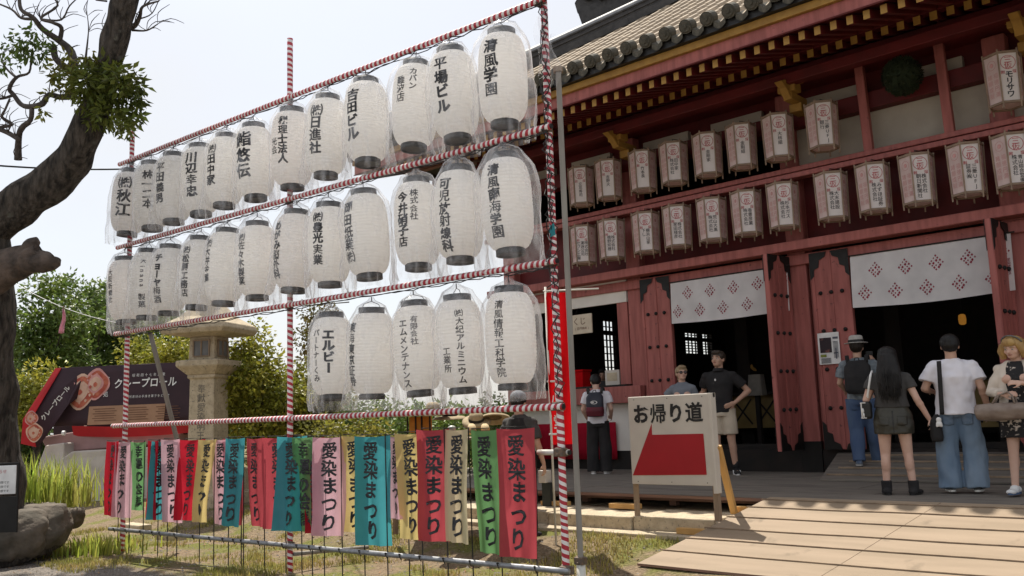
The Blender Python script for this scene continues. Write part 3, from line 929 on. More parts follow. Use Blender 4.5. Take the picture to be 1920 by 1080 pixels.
obj('sprigs', q, M('dry_cedar', (.012, .02, .008), (.02, .028, .01), rough=.9, scale=12), cb)
obj('cord', MB().tube([(-4.12, 12.95, 6.35), (-4.12, 13.1, 6.68)], .01, 5), m_iron, cb)
ink = thing('incense_stand', 'grey box stand with a small gilt ornament just inside left doorway', 'stand', (-8.3, 16, .8))
obj('post', MB().box(-8.34, -8.26, 15.96, 16.04, .8, 1.75), m_dkwood, ink)
obj('box', MB().loft([(-8.3, 16, 1.75, .16, .12), (-8.3, 16, 2.15, .13, .1)], 12, 0, 6), M('grey_box', (.3, .28, .25), rough=.8), ink)
obj('ornament', MB().ell((-8.33, 15.98, 2.26), (.07, .03, .03), Matrix.Rotation(rad(35), 3, 'Y')).ell((-8.36, 15.97, 2.30), (.03, .02, .05)), m_gold, ink)
note = thing('printed_notice', 'white printed sheet propped by the altar table left of the open door leaf', 'notice', (-7.15, 15.5, 1.4))
obj('sheet', MB().box(-7.33, -6.98, 15.48, 15.5, 1.18, 1.82), m_white, note)
q = MB(); rr = random.Random(9)
for i in range(9): q.box(-7.28 + .03 * (i % 2), -7.03, 15.472, 15.476, 1.24 + i * .055, 1.262 + i * .055)
obj('printing', q, M('grey_print', (.2, .2, .2), rough=.8), note)

# curtains with crest print
def crest(q, u, v, s, fn):
    for i in range(4):
        for j in range(4):
            cx = (i - j) * .135 * s; cz = (3 - i - j) * .15 * s
            cx += .025 * s * math.sin(i * 5 + j * 3); cz += .02 * s * math.cos(i * 7 + j); r = (.068 + .018 * math.sin(i * 3.3 + j * 5)) * s
            P = [(cx, cz + r * 1.25), (cx + r, cz + .2 * r), (cx + .25 * r, cz - r * 1.2), (cx - r, cz - .2 * r)]
            q.add([fn(u + a, v + b) for a, b in P], [(0, 3, 2, 1)])
def noren(label, x0, x1, zt, zb, y, rows, seed, textx):
    t = thing('door_curtain', label, 'curtain', ((x0 + x1) / 2, y, zt), group='crested curtains over the doorways')
    def yf(x, z):
        h = (zt - z) / (zt - zb)
        return y + .035 * h * noise.noise(Vector((x * 1.7, z * .6, seed))) + .012 * noise.noise(Vector((x * 5, z * 1.2, seed + 4))) + .03 * h * math.sin(x * 2.1 + seed) - .05 * h
    def sag(u): return -.03 * math.sin(u * math.pi)
    fn = lambda x, z: (x, yf(x, z), z + (sag((x - x0) / (x1 - x0)) if z < zt - .1 else 0))
    obj('cloth', MB().sheet(lambda u, v: fn(x0 + (x1 - x0) * u, zt + (zb - zt) * v), 60, 16), m_noren, t, smooth=True)
    f2 = lambda x, z: (x, yf(x, z) - .005, z + sag((x - x0) / (x1 - x0)))
    for (cx, cz) in rows:
        q = MB(); crest(q, cx, cz, .215, f2)
        obj('crest', q, m_crest, t, recalc=False)
    q = MB()
    for k, tx in enumerate(('平成奉納', '寄進講中', '世話人')):
        write(q, tx, textx - k * .055, zb + .22, .045, f2)
    write(q, '愛染堂建立', textx + .06, zb + .42, .045, f2)
    obj('lettering', q, m_crest, t, recalc=False)
    q = MB(); q.tube([(x0 - .05, y - .005, zt + .01), (x1 + .05, y - .005, zt + .01)], .012, 8); obj('rod', q, m_dkwood, t)
noren('white cotton curtain with crimson diamond crests over the left doorway', -8.36, -6.22, 3.69, 2.99, 13.27,
      [(-8.02 + .43 * i, 3.50) for i in range(5)] + [(-8.22 + .435 * i, 3.19) for i in range(5)], 1.3, -6.33)
noren('white cotton curtain with crimson diamond crests over the right doorway', -5.22, -3.05, 3.69, 2.92, 13.27,
      [(-4.86 + .42 * i, 3.46) for i in range(5)] + [(-5.03 + .43 * i, 3.13) for i in range(5)], 4.1, -3.16)

# poster, fortune-slip sign, counter cloth and box
po = thing('poster', 'white printed poster with dark photo fixed to the red door leaf', 'poster', (-5.67, 13.31, 2.36))
obj('sheet', MB().box(-5.845, -5.515, 13.315, 13.325, 2.125, 2.60), m_white, po)
q = MB(); q.box(-5.815, -5.635, 13.308, 13.312, 2.30, 2.525); obj('photo', q, M('dark_photo', (.03, .02, .025), (.25, .1, .08), scale=9, lo=.55, hi=.7), po)
q = MB(); q.box(-5.815, -5.725, 13.308, 13.312, 2.235, 2.275); obj('green_box', q, M('olive_print', (.25, .28, .06)), po)
q = MB()
for i in range(5): q.box(-5.81, -5.66, 13.308, 13.312, 2.145 + i * .016, 2.153 + i * .016)
for i in range(14): q.box(-5.61, -5.535, 13.308, 13.312, 2.22 + i * .018, 2.228 + i * .018)
q.box(-5.58, -5.565, 13.306, 13.31, 2.2, 2.36); q.box(-5.605, -5.54, 13.306, 13.31, 2.28, 2.30)
q.box(-5.61, -5.53, 13.307, 13.311, 2.5, 2.53)
obj('printing', q, M('poster_ink', (.12, .13, .16)), po)
om = thing('hanging_sign', 'cream board with brown writing hanging over the counter window', 'sign', (-10.4, 13.3, 3.2))
obj('board', MB().box(-10.98, -10.1, 13.28, 13.31, 3.0, 3.36), M('cream_board', (.62, .54, .42), (.55, .47, .36)), om, bev=.004)
fn = lambda u, v: (u, 13.277, v)
q = MB(); write(q, 'おみくじ', -10.78, 3.235, .155, fn, vertical=False, off=.0, pitch=1.02); obj('lettering', q, M('brown_ink_small', (.12, .04, .03)), om, recalc=False); q = MB(); write(q, '(百円納め)', -10.48, 3.10, .06, fn, vertical=False, off=.0)
obj('lettering', q, M('brown_ink', (.12, .04, .03)), om, recalc=False)
obj('hook', MB().tube([(-10.5, 13.3, 3.36), (-10.5, 13.42, 3.5)], .008, 5), m_iron, om)
rc = thing('counter_cloth', 'dark red cloth hung on the white wall below the counter', 'cloth', (-10.3, 13.35, 1.35))
obj('cloth', MB().sheet(lambda u, v: (-11.6 + 1.86 * u, 13.36 + .012 * math.sin(u * 40), 1.36 - .66 * v), 50, 3), cloth('dark_red_cloth', (.36, .012, .03), .1), rc, smooth=True, thick=.004)
bx = thing('card_box', 'small cream box standing on the counter beside the window jamb', 'box', (-9.85, 13.6, 2.02))
obj('box', MB().box(-10.02, -9.7, 13.5, 13.75, 2.022, 2.30), m_signwhite, bx, bev=.005)
obj('label', MB().box(-9.97, -9.75, 13.494, 13.498, 2.1, 2.25), M('buff_label', (.5, .42, .3)), bx)
rb = thing('red_box', 'red box at the left end of the counter window', 'box', (-10.75, 13.7, 2.02))
obj('box', MB().box(-10.95, -10.62, 13.6, 13.85, 2.022, 2.32), m_redcloth, rb, bev=.006)
obj('lid', MB().box(-10.97, -10.60, 13.58, 13.87, 2.322, 2.36), m_redcloth, rb, bev=.006)

# hexagonal box lanterns hung in two rows
def hexlantern(x, zt, label, cols, row, seed, big=None):
    t = thing('box_lantern', label, 'lantern', (x, 12.95, zt), group='hexagonal paper lanterns under the eave')
    H = .70; R0 = .225; R1 = .205
    # faces turned so that one face looks toward -Y turned a little to the right
    rot = rad(-90 - 30 + 32)
    def corner(k, R): a = rot + math.pi / 3 * k; return Vector((x + R * math.cos(a), 12.95 + R * math.sin(a), 0))
    body = MB()
    for k in range(6):
        a, b = corner(k, R0), corner(k + 1, R0); c, d = corner(k, R1), corner(k + 1, R1)
        body.add([(a.x, a.y, zt - .02), (b.x, b.y, zt - .02), (d.x, d.y, zt - H + .03), (c.x, c.y, zt - H + .03)], [(0, 3, 2, 1)], 0 if k == 0 else 1)
    for R, z in ((R0, zt - .02), (R1, zt - H + .03)):
        body.add([tuple(corner(k, R)[:2]) + (z,) for k in range(6)], [(0, 1, 2, 3, 4, 5)], 1)
    obj('paper', body, [m_hexpaper, m_hexside], t, recalc=True)
    fr = MB()
    for k in range(6):
        a, c = corner(k, R0 + .012), corner(k, R1 + .012)
        fr.bar((a.x, a.y, zt + .03), (c.x, c.y, zt - H - .06), .02, .02, (1, .3, 0))
        a2, c2 = corner(k + 1, R0 + .008), corner(k + 1, R1 + .008)
        fr.bar((a.x, a.y, zt - .012), (a2.x, a2.y, zt - .012), .022, .03); fr.bar((c.x, c.y, zt - H + .02), (c2.x, c2.y, zt - H + .02), .022, .03)
    obj('frame', fr, m_hexwood, t)
    obj('hanger', MB().tube([(x, 12.95, zt), (x, 12.95, zt + .09), (x, 13.2, zt + .12)], .006, 5), m_wire, t)
    def facefn(k):
        def fn(u, v):
            f = (zt - v) / H
            a = corner(k, R0).lerp(corner(k, R1), f); b = corner(k + 1, R0).lerp(corner(k + 1, R1), f)
            m_ = (a + b) / 2; e = (b - a).normalized(); nn = Vector((m_.x - x, m_.y - 12.95, 0)).normalized()
            p = m_ + e * u + nn * .004
            return (p.x, p.y, v)
        return fn
    def ring(q, fn, zc, r0, r1):
        n = 20
        q.add([fn(r * math.cos(2 * math.pi * i / n), zc + r * math.sin(2 * math.pi * i / n)) for i in range(n) for r in (r0, r1)], [(2 * i, 2 * i + 1, (2 * i + 3) % (2 * n), (2 * i + 2) % (2 * n)) for i in range(n)])
    f0 = facefn(0); f1 = facefn(1); f5 = facefn(5)
    q = MB(); ring(q, f0, zt - .15, .086, .094); write(q, '三', 0, zt - .115, .10, f0); write(q, '仮', 0, zt - .19, .10, f0)
    write(q, '献', -.07, zt - .28, .052, f0); write(q, '燈', .07, zt - .275, .052, f0)
    obj('crest_print', q, m_redtext, t, recalc=False)
    q = MB(); n = len(cols)
    if big: write(q, big, 0, zt - .31, .098, f0, off=.02, pitch=.9)
    for i, cc in enumerate(cols):
        u = (n - 1) * .035 - i * .07
        sz = min(.068, .36 / max(1, len(cc))); write(q, cc, u, zt - .33, sz, f0, off=.006, pitch=1.0)
    obj('lettering', q, m_ink, t, recalc=False)
    for fn in (f1, f5):
        q = MB()
        ring(q, fn, zt - .15, .06, .066); q.add([fn(.03 * math.cos(2 * math.pi * i / 12), zt - .15 + .03 * math.sin(2 * math.pi * i / 12)) for i in range(12)], [tuple(range(12))])
        write(q, '福徳円満', .045, zt - .30, .075, fn, off=.0, pitch=1.12); write(q, '諸願成就', -.045, zt - .30, .075, fn, off=.0, pitch=1.12)
        obj('side_print', q, m_pinktext, t, recalc=False)
A_X = [-9.93, -9.31, -8.57, -7.94, -7.29, -6.67, -6.04, -5.33, -2.84]
A_T = [['立花寿司'], ['吉野大'], ['竹本長'], ['田中家', '株式会社'], ['金剛家'], ['金剛組'], ['大林組'], ['三菱UFJ', '銀行'], []]
B_X = [-9.95, -9.31, -8.58, -7.95, -7.29, -6.67, -6.05, -5.28, -4.66, -4.05, -3.41, -2.86]
B_T = [['株式会社', '運送公司', 'セブン工業'], ['株式会社', '橋野知穂'], ['横浜山家', '下し'], ['株式会社', '家田種彦'], ['荒山大黒', '株式会社'], ['香豊彦業', '株式会社'], ['杉本ガス', '株式会社'], ['大末建設', '株式会社'], ['みずほ証券', '株式会社'], ['株式会社', '朝日新聞社'], ['三菱UFJ', '証券㈱'], ['青山綜合警備', '株式会社']]
for i, (x, tx) in enumerate(zip(A_X, A_T)):
    lab = 'hexagonal paper lantern under the eave, %s from the left in the upper row' % ordinal(i + 1)
    if i == 8: lab = 'hexagonal paper lantern with bold black katakana, alone at the right of the upper row'
    hexlantern(x, 6.0, lab, tx, 'upper', i, 'モリサワ' if i == 8 else None)
for i, (x, tx) in enumerate(zip(B_X, B_T)):
    hexlantern(x, 4.91, 'hexagonal paper lantern under the eave, %s from the left in the lower row' % ordinal(i + 1), tx, 'lower', i + 20)

# ================================================================== LANTERN FRAME
P0 = Vector((-5.19, 6.36, 0)); FD = Vector((-.9979, -.0648, 0)); FN = Vector((.0648, -.9979, 0))     # along the frame, and toward the viewer's side
def fp(t, z, off=0.0): return P0 + FD * t + FN * off + Vector((0, 0, z))
frame = thing('lantern_frame', 'tall scaffold frame of poles wound in red and white striped tape', 'frame', P0)
def pole(name, a, b, r, m, n=12, smooth=True, sag=0.0):
    a = Vector(a); b = Vector(b); d = b - a; L = d.length
    q = MB(); k = max(2, int(L / .25))
    rr = random.Random(int(L * 1000))
    q.tube([(sag * math.sin(i / k * math.pi), 0, L * i / k) for i in range(k + 1)], [r * (1 + rr.uniform(-.05, .05)) for i in range(k + 1)], n)
    o = obj(name, q, m, frame, local=True, smooth=smooth)
    o.location = a - BASE[frame.name]; o.rotation_mode = 'QUATERNION'; o.rotation_quaternion = d.to_track_quat('Z', 'Y')
    return o
BARZ = [5.43, 4.17, 2.90, 1.585]
for z in BARZ: pole('striped_bar', fp(-.03, z, .06), fp(7.86, z + .01, .06), .031, m_stripe, sag=.015)
pole('striped_post', fp(.06, -.2), fp(.03, 5.5), .034, m_stripe)
pole('striped_post', fp(3.92, -.2), fp(3.9, 6.23), .034, m_stripe)
pole('striped_post', fp(7.63, -.2), fp(7.62, 6.0), .034, m_stripe)
pole('pipe', fp(-.02, .165, .07), fp(7.86, .17, .07), .026, m_galv)
pole('pipe', fp(.33, 1.18, -.02), fp(-.02, 1.18, .0), .024, m_pvc)
pole('brace', fp(3.88, .06, -.02), pt(690, 1026, 11.0), .024, m_greypole)
pole('brace', pt(282, 625, 12.6), pt(338, 850, 13.0), .032, m_greypole)
q = MB(); a = fp(-.06, 4.72, -.06); b = fp(-.06, .22, -.06)
sup = obj('support_pole', MB().bar(a, b, .05, .05, (.74, .67, 0)), m_greypole, frame, bev=.006)
obj('sleeve', MB().tube([fp(-.06, .215, -.06), fp(-.06, -.2, -.06)], .04, 14), m_pvc, sup, smooth=True)
obj('split_end', MB().tube([fp(-.06, 4.72, -.06), fp(-.06, 4.77, -.06)], [.05, .045], 7), m_oldwood, sup)
def clamp(t, z, off=.03, s=1.0):
    q = MB(); c = fp(t, z, off)
    q.box(c.x - .05 * s, c.x + .05 * s, c.y - .045 * s, c.y + .045 * s, c.z - .035 * s, c.z + .035 * s)
    q.tube([c + Vector((-.06 * s, 0, .03 * s)), c + Vector((.06 * s, 0, .03 * s))], .015 * s, 8)
    q.tube([c + Vector((0, -.06 * s, -.02 * s)), c + Vector((0, .07 * s, -.02 * s))], .014 * s, 8)
    obj('clamp', q, m_clamp, frame, bev=.006)
for z in BARZ: clamp(.05, z); clamp(3.9, z, .02, .8); clamp(7.62, z, .02, .8)
clamp(.04, 1.18); clamp(.03, .165); clamp(3.9, .165); clamp(-.06, .24, -.06, .9)
for z in BARZ + [1.18]:
    q = MB(); c = fp(-.03, z, .06 if z != 1.18 else 0) - FD * .0
    q.tube([c, c - FD * .012], [.026, .024], 14); obj('end_cap', q, m_black, frame)
# cables tied along the bars and down the near post
rr = random.Random(21)
for z in BARZ[:3]:
    for k in range(2):
        P = []
        n = 60
        for i in range(n + 1):
            t = 7.7 * i / n
            P.append(fp(t, z - .03 - .028 * abs(math.sin(i * .9 + k)) * rr.uniform(.3, 1.3), .06 + .03 * rr.uniform(-1, 1)))
        obj('cable', MB().tube(P, .0055, 5), m_wire, frame)
for k in range(4):
    P = [fp(.02 + .05 * rr.uniform(-1, 1), 5.45 - i * .062, .05 + .05 * rr.uniform(-1, 1)) for i in range(62 if k < 2 else 46)]
    obj('cable', MB().tube(P, .0055, 5), m_wire, frame)
tg = MB(); c = fp(.04, 3.23, .05); tg.add([c, c + Vector((.07, -.02, .02)), c + Vector((.075, -.01, -.09)), c + Vector((-.0, 0, -.1))], [(0, 1, 2, 3)])
obj('blue_tag', tg, CL['teal'], frame, thick=.004)
q = MB()
rs = random.Random(2)
def rag(t, z0, z1, w):
    q.sheet(lambda u, v: fp(t - .06 + w * (u - .5) + .03 * math.sin(v * 7 + t), z0 + (z1 - z0) * v, .05 + .03 * math.sin(u * 5 + v * 6)), 8, 12)
rag(-.02, 5.05, 4.55, .1); rag(.1, 5.3, 4.7, .12)
obj('torn_plastic', q, m_film, frame, smooth=True)

# paper lanterns in plastic bags
RB = .245
def body_r(zz):
    a = min(1, abs(zz)); return .14 + (RB - .14) * max(0, 1 - a ** 3.4) ** .55
HB = .435
prof = []
NR = 25
for i in range(NR):
    for f, dr in ((0.0, -.0035), (.25, .001), (.5, .002), (.75, .001)):
        zz = -1 + 2 * (i + f) / NR; prof.append((body_r(zz) + dr, zz * HB))
prof.append((.14, HB))
q = MB().lathe(prof, 36, cap=False)
me_body = q.mesh('lantern_body'); fix_normals(me_body); me_body.materials.append(m_paper)
def capmesh(sgn):
    q = MB()
    q.lathe([(.138, HB * sgn - .012), (.142, HB * sgn - .01), (.142, HB * sgn + .065 * sgn), (.128, HB * sgn + .066 * sgn), (.128, HB * sgn - .0)][::1], 30, cap=False)
    q.lathe([(.002, HB * sgn + .045 * sgn), (.13, HB * sgn + .045 * sgn)], 30, cap=False)
    me = q.mesh('lantern_cap'); fix_normals(me); me.materials.append(m_capblack); return me
me_top = capmesh(1); me_bot = capmesh(-1)
q = MB(); q.tube([(-.12, 0, .49), (-.09, 0, .54), (0, 0, .57), (.09, 0, .54), (.12, 0, .49)], .004, 5); q.tube([(0, 0, .57), (0, 0, .62)], .006, 5)
me_hang = q.mesh('lantern_hanger'); me_hang.materials.append(m_wire)
def bagmesh(seed):
    rr = random.Random(seed); ph = [rr.uniform(0, 6.28) for _ in range(6)]
    pr = [(.02, .61), (.04, .575), (.145, .515), (.178, .45), (.232, .36), (.262, .22), (.268, 0), (.272, -.2), (.275, -.36), (.272, -.47), (.265, -.55), (.25, -.615)]
    P = []
    for i in range(len(pr) - 1):
        for k in range(3):
            f = k / 3; P.append((pr[i][0] * (1 - f) + pr[i + 1][0] * f, pr[i][1] * (1 - f) + pr[i + 1][1] * f))
    P.append(pr[-1])
    sx = rr.uniform(1.0, 1.14)
    def f(r, z, a):
        top = max(0, (z - .25) / .35); low = max(0, (-.25 - z) / .35)
        amp = .03 + .17 * top + .2 * low
        w = math.sin(5 * a + ph[0] + 2 * z) * .5 + math.sin(9 * a + ph[1] - 3 * z) * .35 + math.sin(14 * a + ph[2] + 5 * z) * .2
        q_ = Vector((math.cos(a) * 2.2, math.sin(a) * 2.2, z * 3 + seed * 5.1))
        return max(.015, r * (1 + amp * w + .09 * noise.noise(q_) + .05 * noise.noise(q_ * 3.1)))
    q = MB().lathe(P, 56, cap=False, f=f)
    q.v = [(x * sx, y / sx ** .3, z + .03 * noise.noise(Vector((x * 4, y * 4, seed))) * (z < -.45)) for x, y, z in q.v]
    me = q.mesh('lantern_bag'); me.materials.append(m_film)
    me.polygons.foreach_set('use_smooth', [True] * len(me.polygons)); return me
BAGS = [bagmesh(i) for i in range(5)]
for me in (me_body, me_top, me_bot, me_hang): me.polygons.foreach_set('use_smooth', [True] * len(me.polygons))

# (t along the frame, columns [(text, side shift, start height, size)], how far left of the facing side the writing sits)
ROWS = [
    ('top', BARZ[0], [
        (.516, [('清風学園', 0, .27, .145)], .50), (1.165, [('平場ビル', 0, .27, .15)], .52), (1.723, [('カバン', .06, .31, .085), ('難波店', -.08, .22, .10)], .35),
        (2.471, [('吉田ビル', 0, .25, .15)], .66), (3.151, [('㈱日進社', 0, .26, .15)], .55), (3.788, [('税理士法人', 0, .30, .115), ('光会', -.13, .05, .10)], .45),
        (4.529, [('鮨悠伝', 0, .24, .2)], .6), (5.157, [('㈱田中家', 0, .25, .14)], .75), (5.727, [('川辺幸忠', 0, .26, .155)], .5),
        (6.373, [('平田義男', 0, .26, .145)], .75), (6.936, [('林一二本', 0, .25, .14)], .25), (7.545, [('㈱秋江', 0, .25, .2)], .38)]),
    ('middle', BARZ[1], [
        (.521, [('清風南海学園', 0, .30, .12)], .5), (1.141, [('可児放射線科', 0, .28, .125)], .6), (1.724, [('株式会社', .075, .28, .085), ('今井硝子店', -.06, .25, .12)], .42),
        (2.499, [('岡田紙業㈱', 0, .28, .135)], .8), (3.122, [('㈱豊光実業', 0, .30, .125)], .55), (3.745, [('めがみ脳外科', 0, .28, .115)], .85),
        (4.47, [('㈱佐々木製薬', 0, .28, .11)], .8), (5.141, [('㈱大井金属', 0, .28, .11)], .9), (5.74, [('㈱松原工務店', 0, .28, .115)], .72),
        (6.444, [('チョーヤ梅酒', 0, .29, .115)], .65), (6.989, [('Kinana', 0, .29, .085), ('製菓', 0, -.2, .10)], .3), (7.593, [('大阪新聞社', 0, .25, .10)], .85)]),
    ('lowest', BARZ[2], [
        (.538, [('清風情報工科学院', 0, .31, .092)], .45), (1.179, [('㈱大紀アルミニウム', .03, .29, .082), ('工業所', -.12, -.08, .085)], .1), (1.766, [('有限会社', .06, .28, .075), ('エムメンテナンス', -.06, .25, .088)], .32),
        (2.444, [('東海東京証券', 0, .28, .115)], .88), (3.095, [('エルビー', .05, .22, .125), ('パートナーくみ', -.1, .25, .085)], .35)])]
li = 0
for row, bz, items in ROWS:
    for k, (t, cols, side) in enumerate(items):
        rr = random.Random(li * 7 + 1)
        zc = bz - (.635 if row != 'lowest' else .645) + rr.uniform(-.02, .01)
        c = fp(t, zc, .06)
        L = thing('paper_lantern', 'bagged white paper lantern, %s from the near striped post in the %s row' % (ordinal(k + 1), row), 'lantern', c, 0, 'white paper lanterns hung on the striped frame')
        tilt = (rr.uniform(-.04, .04), rr.uniform(-.05, .05))
        L.rotation_euler = (tilt[0], tilt[1], 0)
        L.scale = (rr.uniform(.97, 1.0),) * 3
        obj('paper_body', me_body, [], L, local=True); obj('top_band', me_top, [], L, local=True); obj('bottom_band', me_bot, [], L, local=True)
        h = obj('hanger', me_hang, [], L, local=True); h.rotation_euler = (0, 0, rr.uniform(0, 3))
        b = obj('plastic_bag', BAGS[li % 5], [], L, local=True, recalc=False); b.rotation_euler = (0, 0, rr.uniform(0, 6.28))
        b.rotation_euler = (0, 0, rr.choice((0.07, 3.2)) + rr.uniform(-.3, .3))
        b.scale = (rr.uniform(1.0, 1.10) * (1.10 if k == 0 else 1), rr.uniform(.93, 1.02), rr.uniform(.97, 1.05))
        view = math.atan2(EYE.y - c.y, EYE.x - c.x)
        a0 = view - math.asin(side)
        q = MB()
        def fn(u, v):
            r = body_r(v / HB) + .004; a = a0 + u / r
            return (r * math.cos(a), r * math.sin(a), v)
        for tx, u, v, sz in cols:
            if sz > .1:
                f3 = lambda u, v: tuple(1.012 * w_ if i_ < 2 else w_ for i_, w_ in enumerate(fn(u + .006, v - .003)))
                st_ = rr.getstate(); write(q, tx, u, v, sz, f3, off=.028, rnd=rr, wide=1.08); rr.setstate(st_)
            write(q, tx, u, v, sz, fn, off=.028 if sz > .1 else .018, rnd=rr, rotlatin=tx.isascii(), pitch=.78 if tx.isascii() else 1.0, wide=1.08)
        obj('lettering', q, m_ink, L, local=True, recalc=False)
        li += 1

# ================================================================== FESTIVAL BANNERS
BN = [('red', 8.06, 7.68, .05, '愛染まつり', .06), ('pink', 7.70, 7.36, .06, '愛染まつり', .0), ('green', 7.28, 6.98, .07, '幸運の絵馬', .05), ('red', 6.98, 6.68, .03, '愛染まつり', .0),
      ('teal', 6.80, 6.50, .0, '愛染まつり', .04), ('pink', 6.50, 6.14, .08, '愛染まつり', .0), ('red', 6.10, 5.72, .02, '愛染まつり', .12), ('yellow', 5.66, 5.36, .05, '愛染まつり', .08),
      ('pink', 5.42, 5.08, .03, '愛染まつり', .03), ('rose', 5.20, 4.86, .0, '愛染まつり', .0), ('teal', 5.06, 4.70, .08, '愛染まつり', .02), ('rose', 4.76, 4.36, .03, '愛染まつり', .0),
      ('rose', 4.28, 3.92, .06, '愛染まつり', .0), ('teal', 4.00, 3.66, .04, '愛染まつり', .0), ('green', 3.76, 3.44, .07, '幸運の絵馬', .02), ('red', 3.56, 3.26, .05, '愛染まつり', .0),
      ('pink', 3.32, 2.94, .07, '愛染まつり', .0), ('yellow', 2.97, 2.62, .04, '愛染まつり', .02), ('teal', 2.64, 2.22, .09, '愛染まつり', .0), ('pink', 2.34, 2.02, -.02, '愛染まつり', .0),
      ('yellow', 2.08, 1.74, .07, '愛染まつり', .0), ('rose', 1.76, 1.42, .05, '愛染まつり', .0), ('cream', 1.42, 1.08, .07, '愛染まつり', .0), ('green', 1.09, .74, .05, '愛染まつり', .0),
      ('rose', .70, .31, .08, '愛染まつり', .0)]
CN = {'red': 'bright red', 'rose': 'red', 'pink': 'pale pink', 'green': 'green', 'teal': 'turquoise', 'yellow': 'yellow', 'cream': 'cream'}
for i, (cname, ta, tb, off, text, lean) in enumerate(BN):
    rr = random.Random(i * 13 + 5)
    near = 25 - i
    zt = 1.375 + rr.uniform(-.01, .015); zb = .33 + rr.uniform(-.03, .03)
    if i == 2: zb = .44
    if i == 19: zb = .52; zt = 1.36
    if i in (18, 23, 24): zb = .25
    zt += .03 * (i > 20)
    w = abs(ta - tb) + (.075 if i < 18 else .04); tc = (ta + tb) / 2
    B = thing('festival_banner', '%s cloth banner with black brush writing, %s from the near striped post' % (CN[cname], ordinal(near)), 'banner', fp(tc, zt, off), group='coloured cloth banners below the lantern frame')
    tw = rr.uniform(-.24, .24)
    def fn(u, v, lift=0.0):
        """u across (-.5..5, left to right as seen), v down from the top 0..1"""
        fold = .5 * math.sin(u * (7 + i % 4 * 2) + i) * (.012 + .03 * v) + .03 * v * noise.noise(Vector((u * 5 + i * 3, v * 2.0, i))) + .007 * noise.noise(Vector((u * 12, v * 2, i + 9)))
        pinch = 1 - .06 * v * (i % 3 == 0) - (.22 if i in (6, 7, 2) else 0) * v ** 1.3
        t = tc - u * w * pinch + lean * v * 1.0 + .02 * v * math.sin(v * 4 + i * 1.7)
        return fp(t, zt + (zb - zt) * v - .012 * math.sin((u + .5) * math.pi) * (1 - v), off + tw * u * w + fold + lift + .05 * v * math.sin(i * 2.1))
    obj('cloth', MB().sheet(lambda a, b: fn(a - .5, b), 14, 26), CL[cname], B, smooth=True)
    q = MB(); H = zt - zb
    f2 = lambda x, z: fn(x / w, (zt - z) / H, .005)
    sz = H / 5.55
    f3 = lambda x, z: fn((x + .008) / w, (zt - z - .003) / H, .009)
    ux_ = rr.uniform(-.01, .02); st_ = rr.getstate()
    write(q, text, ux_, zt - sz * .72, sz, f3, off=.016, rnd=rr, wide=.98, pitch=1.02); rr.setstate(st_)
    write(q, text, ux_, zt - sz * .72, sz, f2, off=.02, rnd=rr, wide=.98, pitch=1.02)
    obj('lettering', q, m_ink, B, recalc=False)
    q = MB()
    ts = tb + .02
    q.tube([fp(ts, -.22, off - .02), fp(ts + .01, zt + .015, off - .02), fp(ta - .01, zt + .012, off - .012)], .0065, 6)
    for _ in range(2): q.tube([fp(ts, .13 + .05 * _, .075), fp(ts, .19, .11)], .006, 5)
    obj('stake', q, m_wire, B)

# ================================================================== SIGN BOARD
sg = thing('direction_sign', 'white wooden sign board with black writing and red left arrow, propped on legs', 'sign', (-5.65, 8.8, .1))
SY = 8.75
obj('board', MB().box(-6.184, -5.13, SY, SY + .03, .70, 1.685), m_signwhite, sg, bev=.004)
obj('frame_edge', MB().box(-5.127, -5.085, SY - .012, SY + .09, .62, 1.69).box(-6.2, -5.085, SY + .031, SY + .08, 1.64, 1.69).box(-6.2, -5.13, SY + .031, SY + .075, .70, .75), m_signwhite, sg, bev=.004)
obj('leg', MB().box(-6.2, -6.15, SY + .031, SY + .08, .0, 1.63), m_oldwood, sg, bev=.004)
obj('leg', MB().box(-5.165, -5.10, SY + .032, SY + .088, .1, 1.63), m_oldwood, sg, bev=.004)
obj('brace', MB().bar((-5.09, SY + .08, 1.12), (-5.19, 9.26, .36), .05, .07, (1, 0, 0)), m_newwood, sg, bev=.004)
q = MB()
arrow = [(-5.874, 1.375), (-5.874, 1.253), (-5.211, 1.255), (-5.203, .817), (-6.169, .797)]
q.prism([(a, SY - .004, b) for a, b in arrow], (0, 0, 0), (0, .003, 0))
obj('arrow', q, m_signred, sg)
q = MB(); write(q, 'お帰り道', -6.01, 1.49, .225, lambda u, v: (u, SY - .005, v), vertical=False, off=.026, pitch=1.035, wide=1.0)
obj('lettering', q, M('sign_black', (.02, .02, .02), rough=.5), sg, recalc=False)
q = MB()
for x in (-6.1, -5.65, -5.2):
    for z in (.73, 1.655): q.ell((x, SY - .002, z), (.006, .004, .006), None, 6, 4)
obj('nail_head', q, m_iron, sg)

# ================================================================== STONE LANTERN
SLc = Vector((-15.62, 8.72, .1))
slan = thing('stone_lantern', 'tall granite garden lantern with wide roof and square shaft', 'lantern', SLc)
ang = rad(30)
def sqring(z, r): return [(SLc.x + r * math.cos(ang + math.pi / 4 + k * math.pi / 2), SLc.y + r * math.sin(ang + math.pi / 4 + k * math.pi / 2), z) for k in range(4)]
def sq(name, prof, m=m_stone, bev=.015, par=None, n=4):
    q = MB()
    for z, r in prof:
        q.v += [(SLc.x + r * math.cos(ang + math.pi / 4 + k * 2 * math.pi / n), SLc.y + r * math.sin(ang + math.pi / 4 + k * 2 * math.pi / n), z) for k in range(n)]
    for i in range(len(prof) - 1):
        for k in range(n): q.f.append((i * n + k, i * n + (k + 1) % n, (i + 1) * n + (k + 1) % n, (i + 1) * n + k)); q.m.append(0)
    q.f += [tuple(range(n))[::-1], tuple(range((len(prof) - 1) * n, len(prof) * n))]; q.m += [0, 0]
    return obj(name, q, m, par or slan, bev=bev)
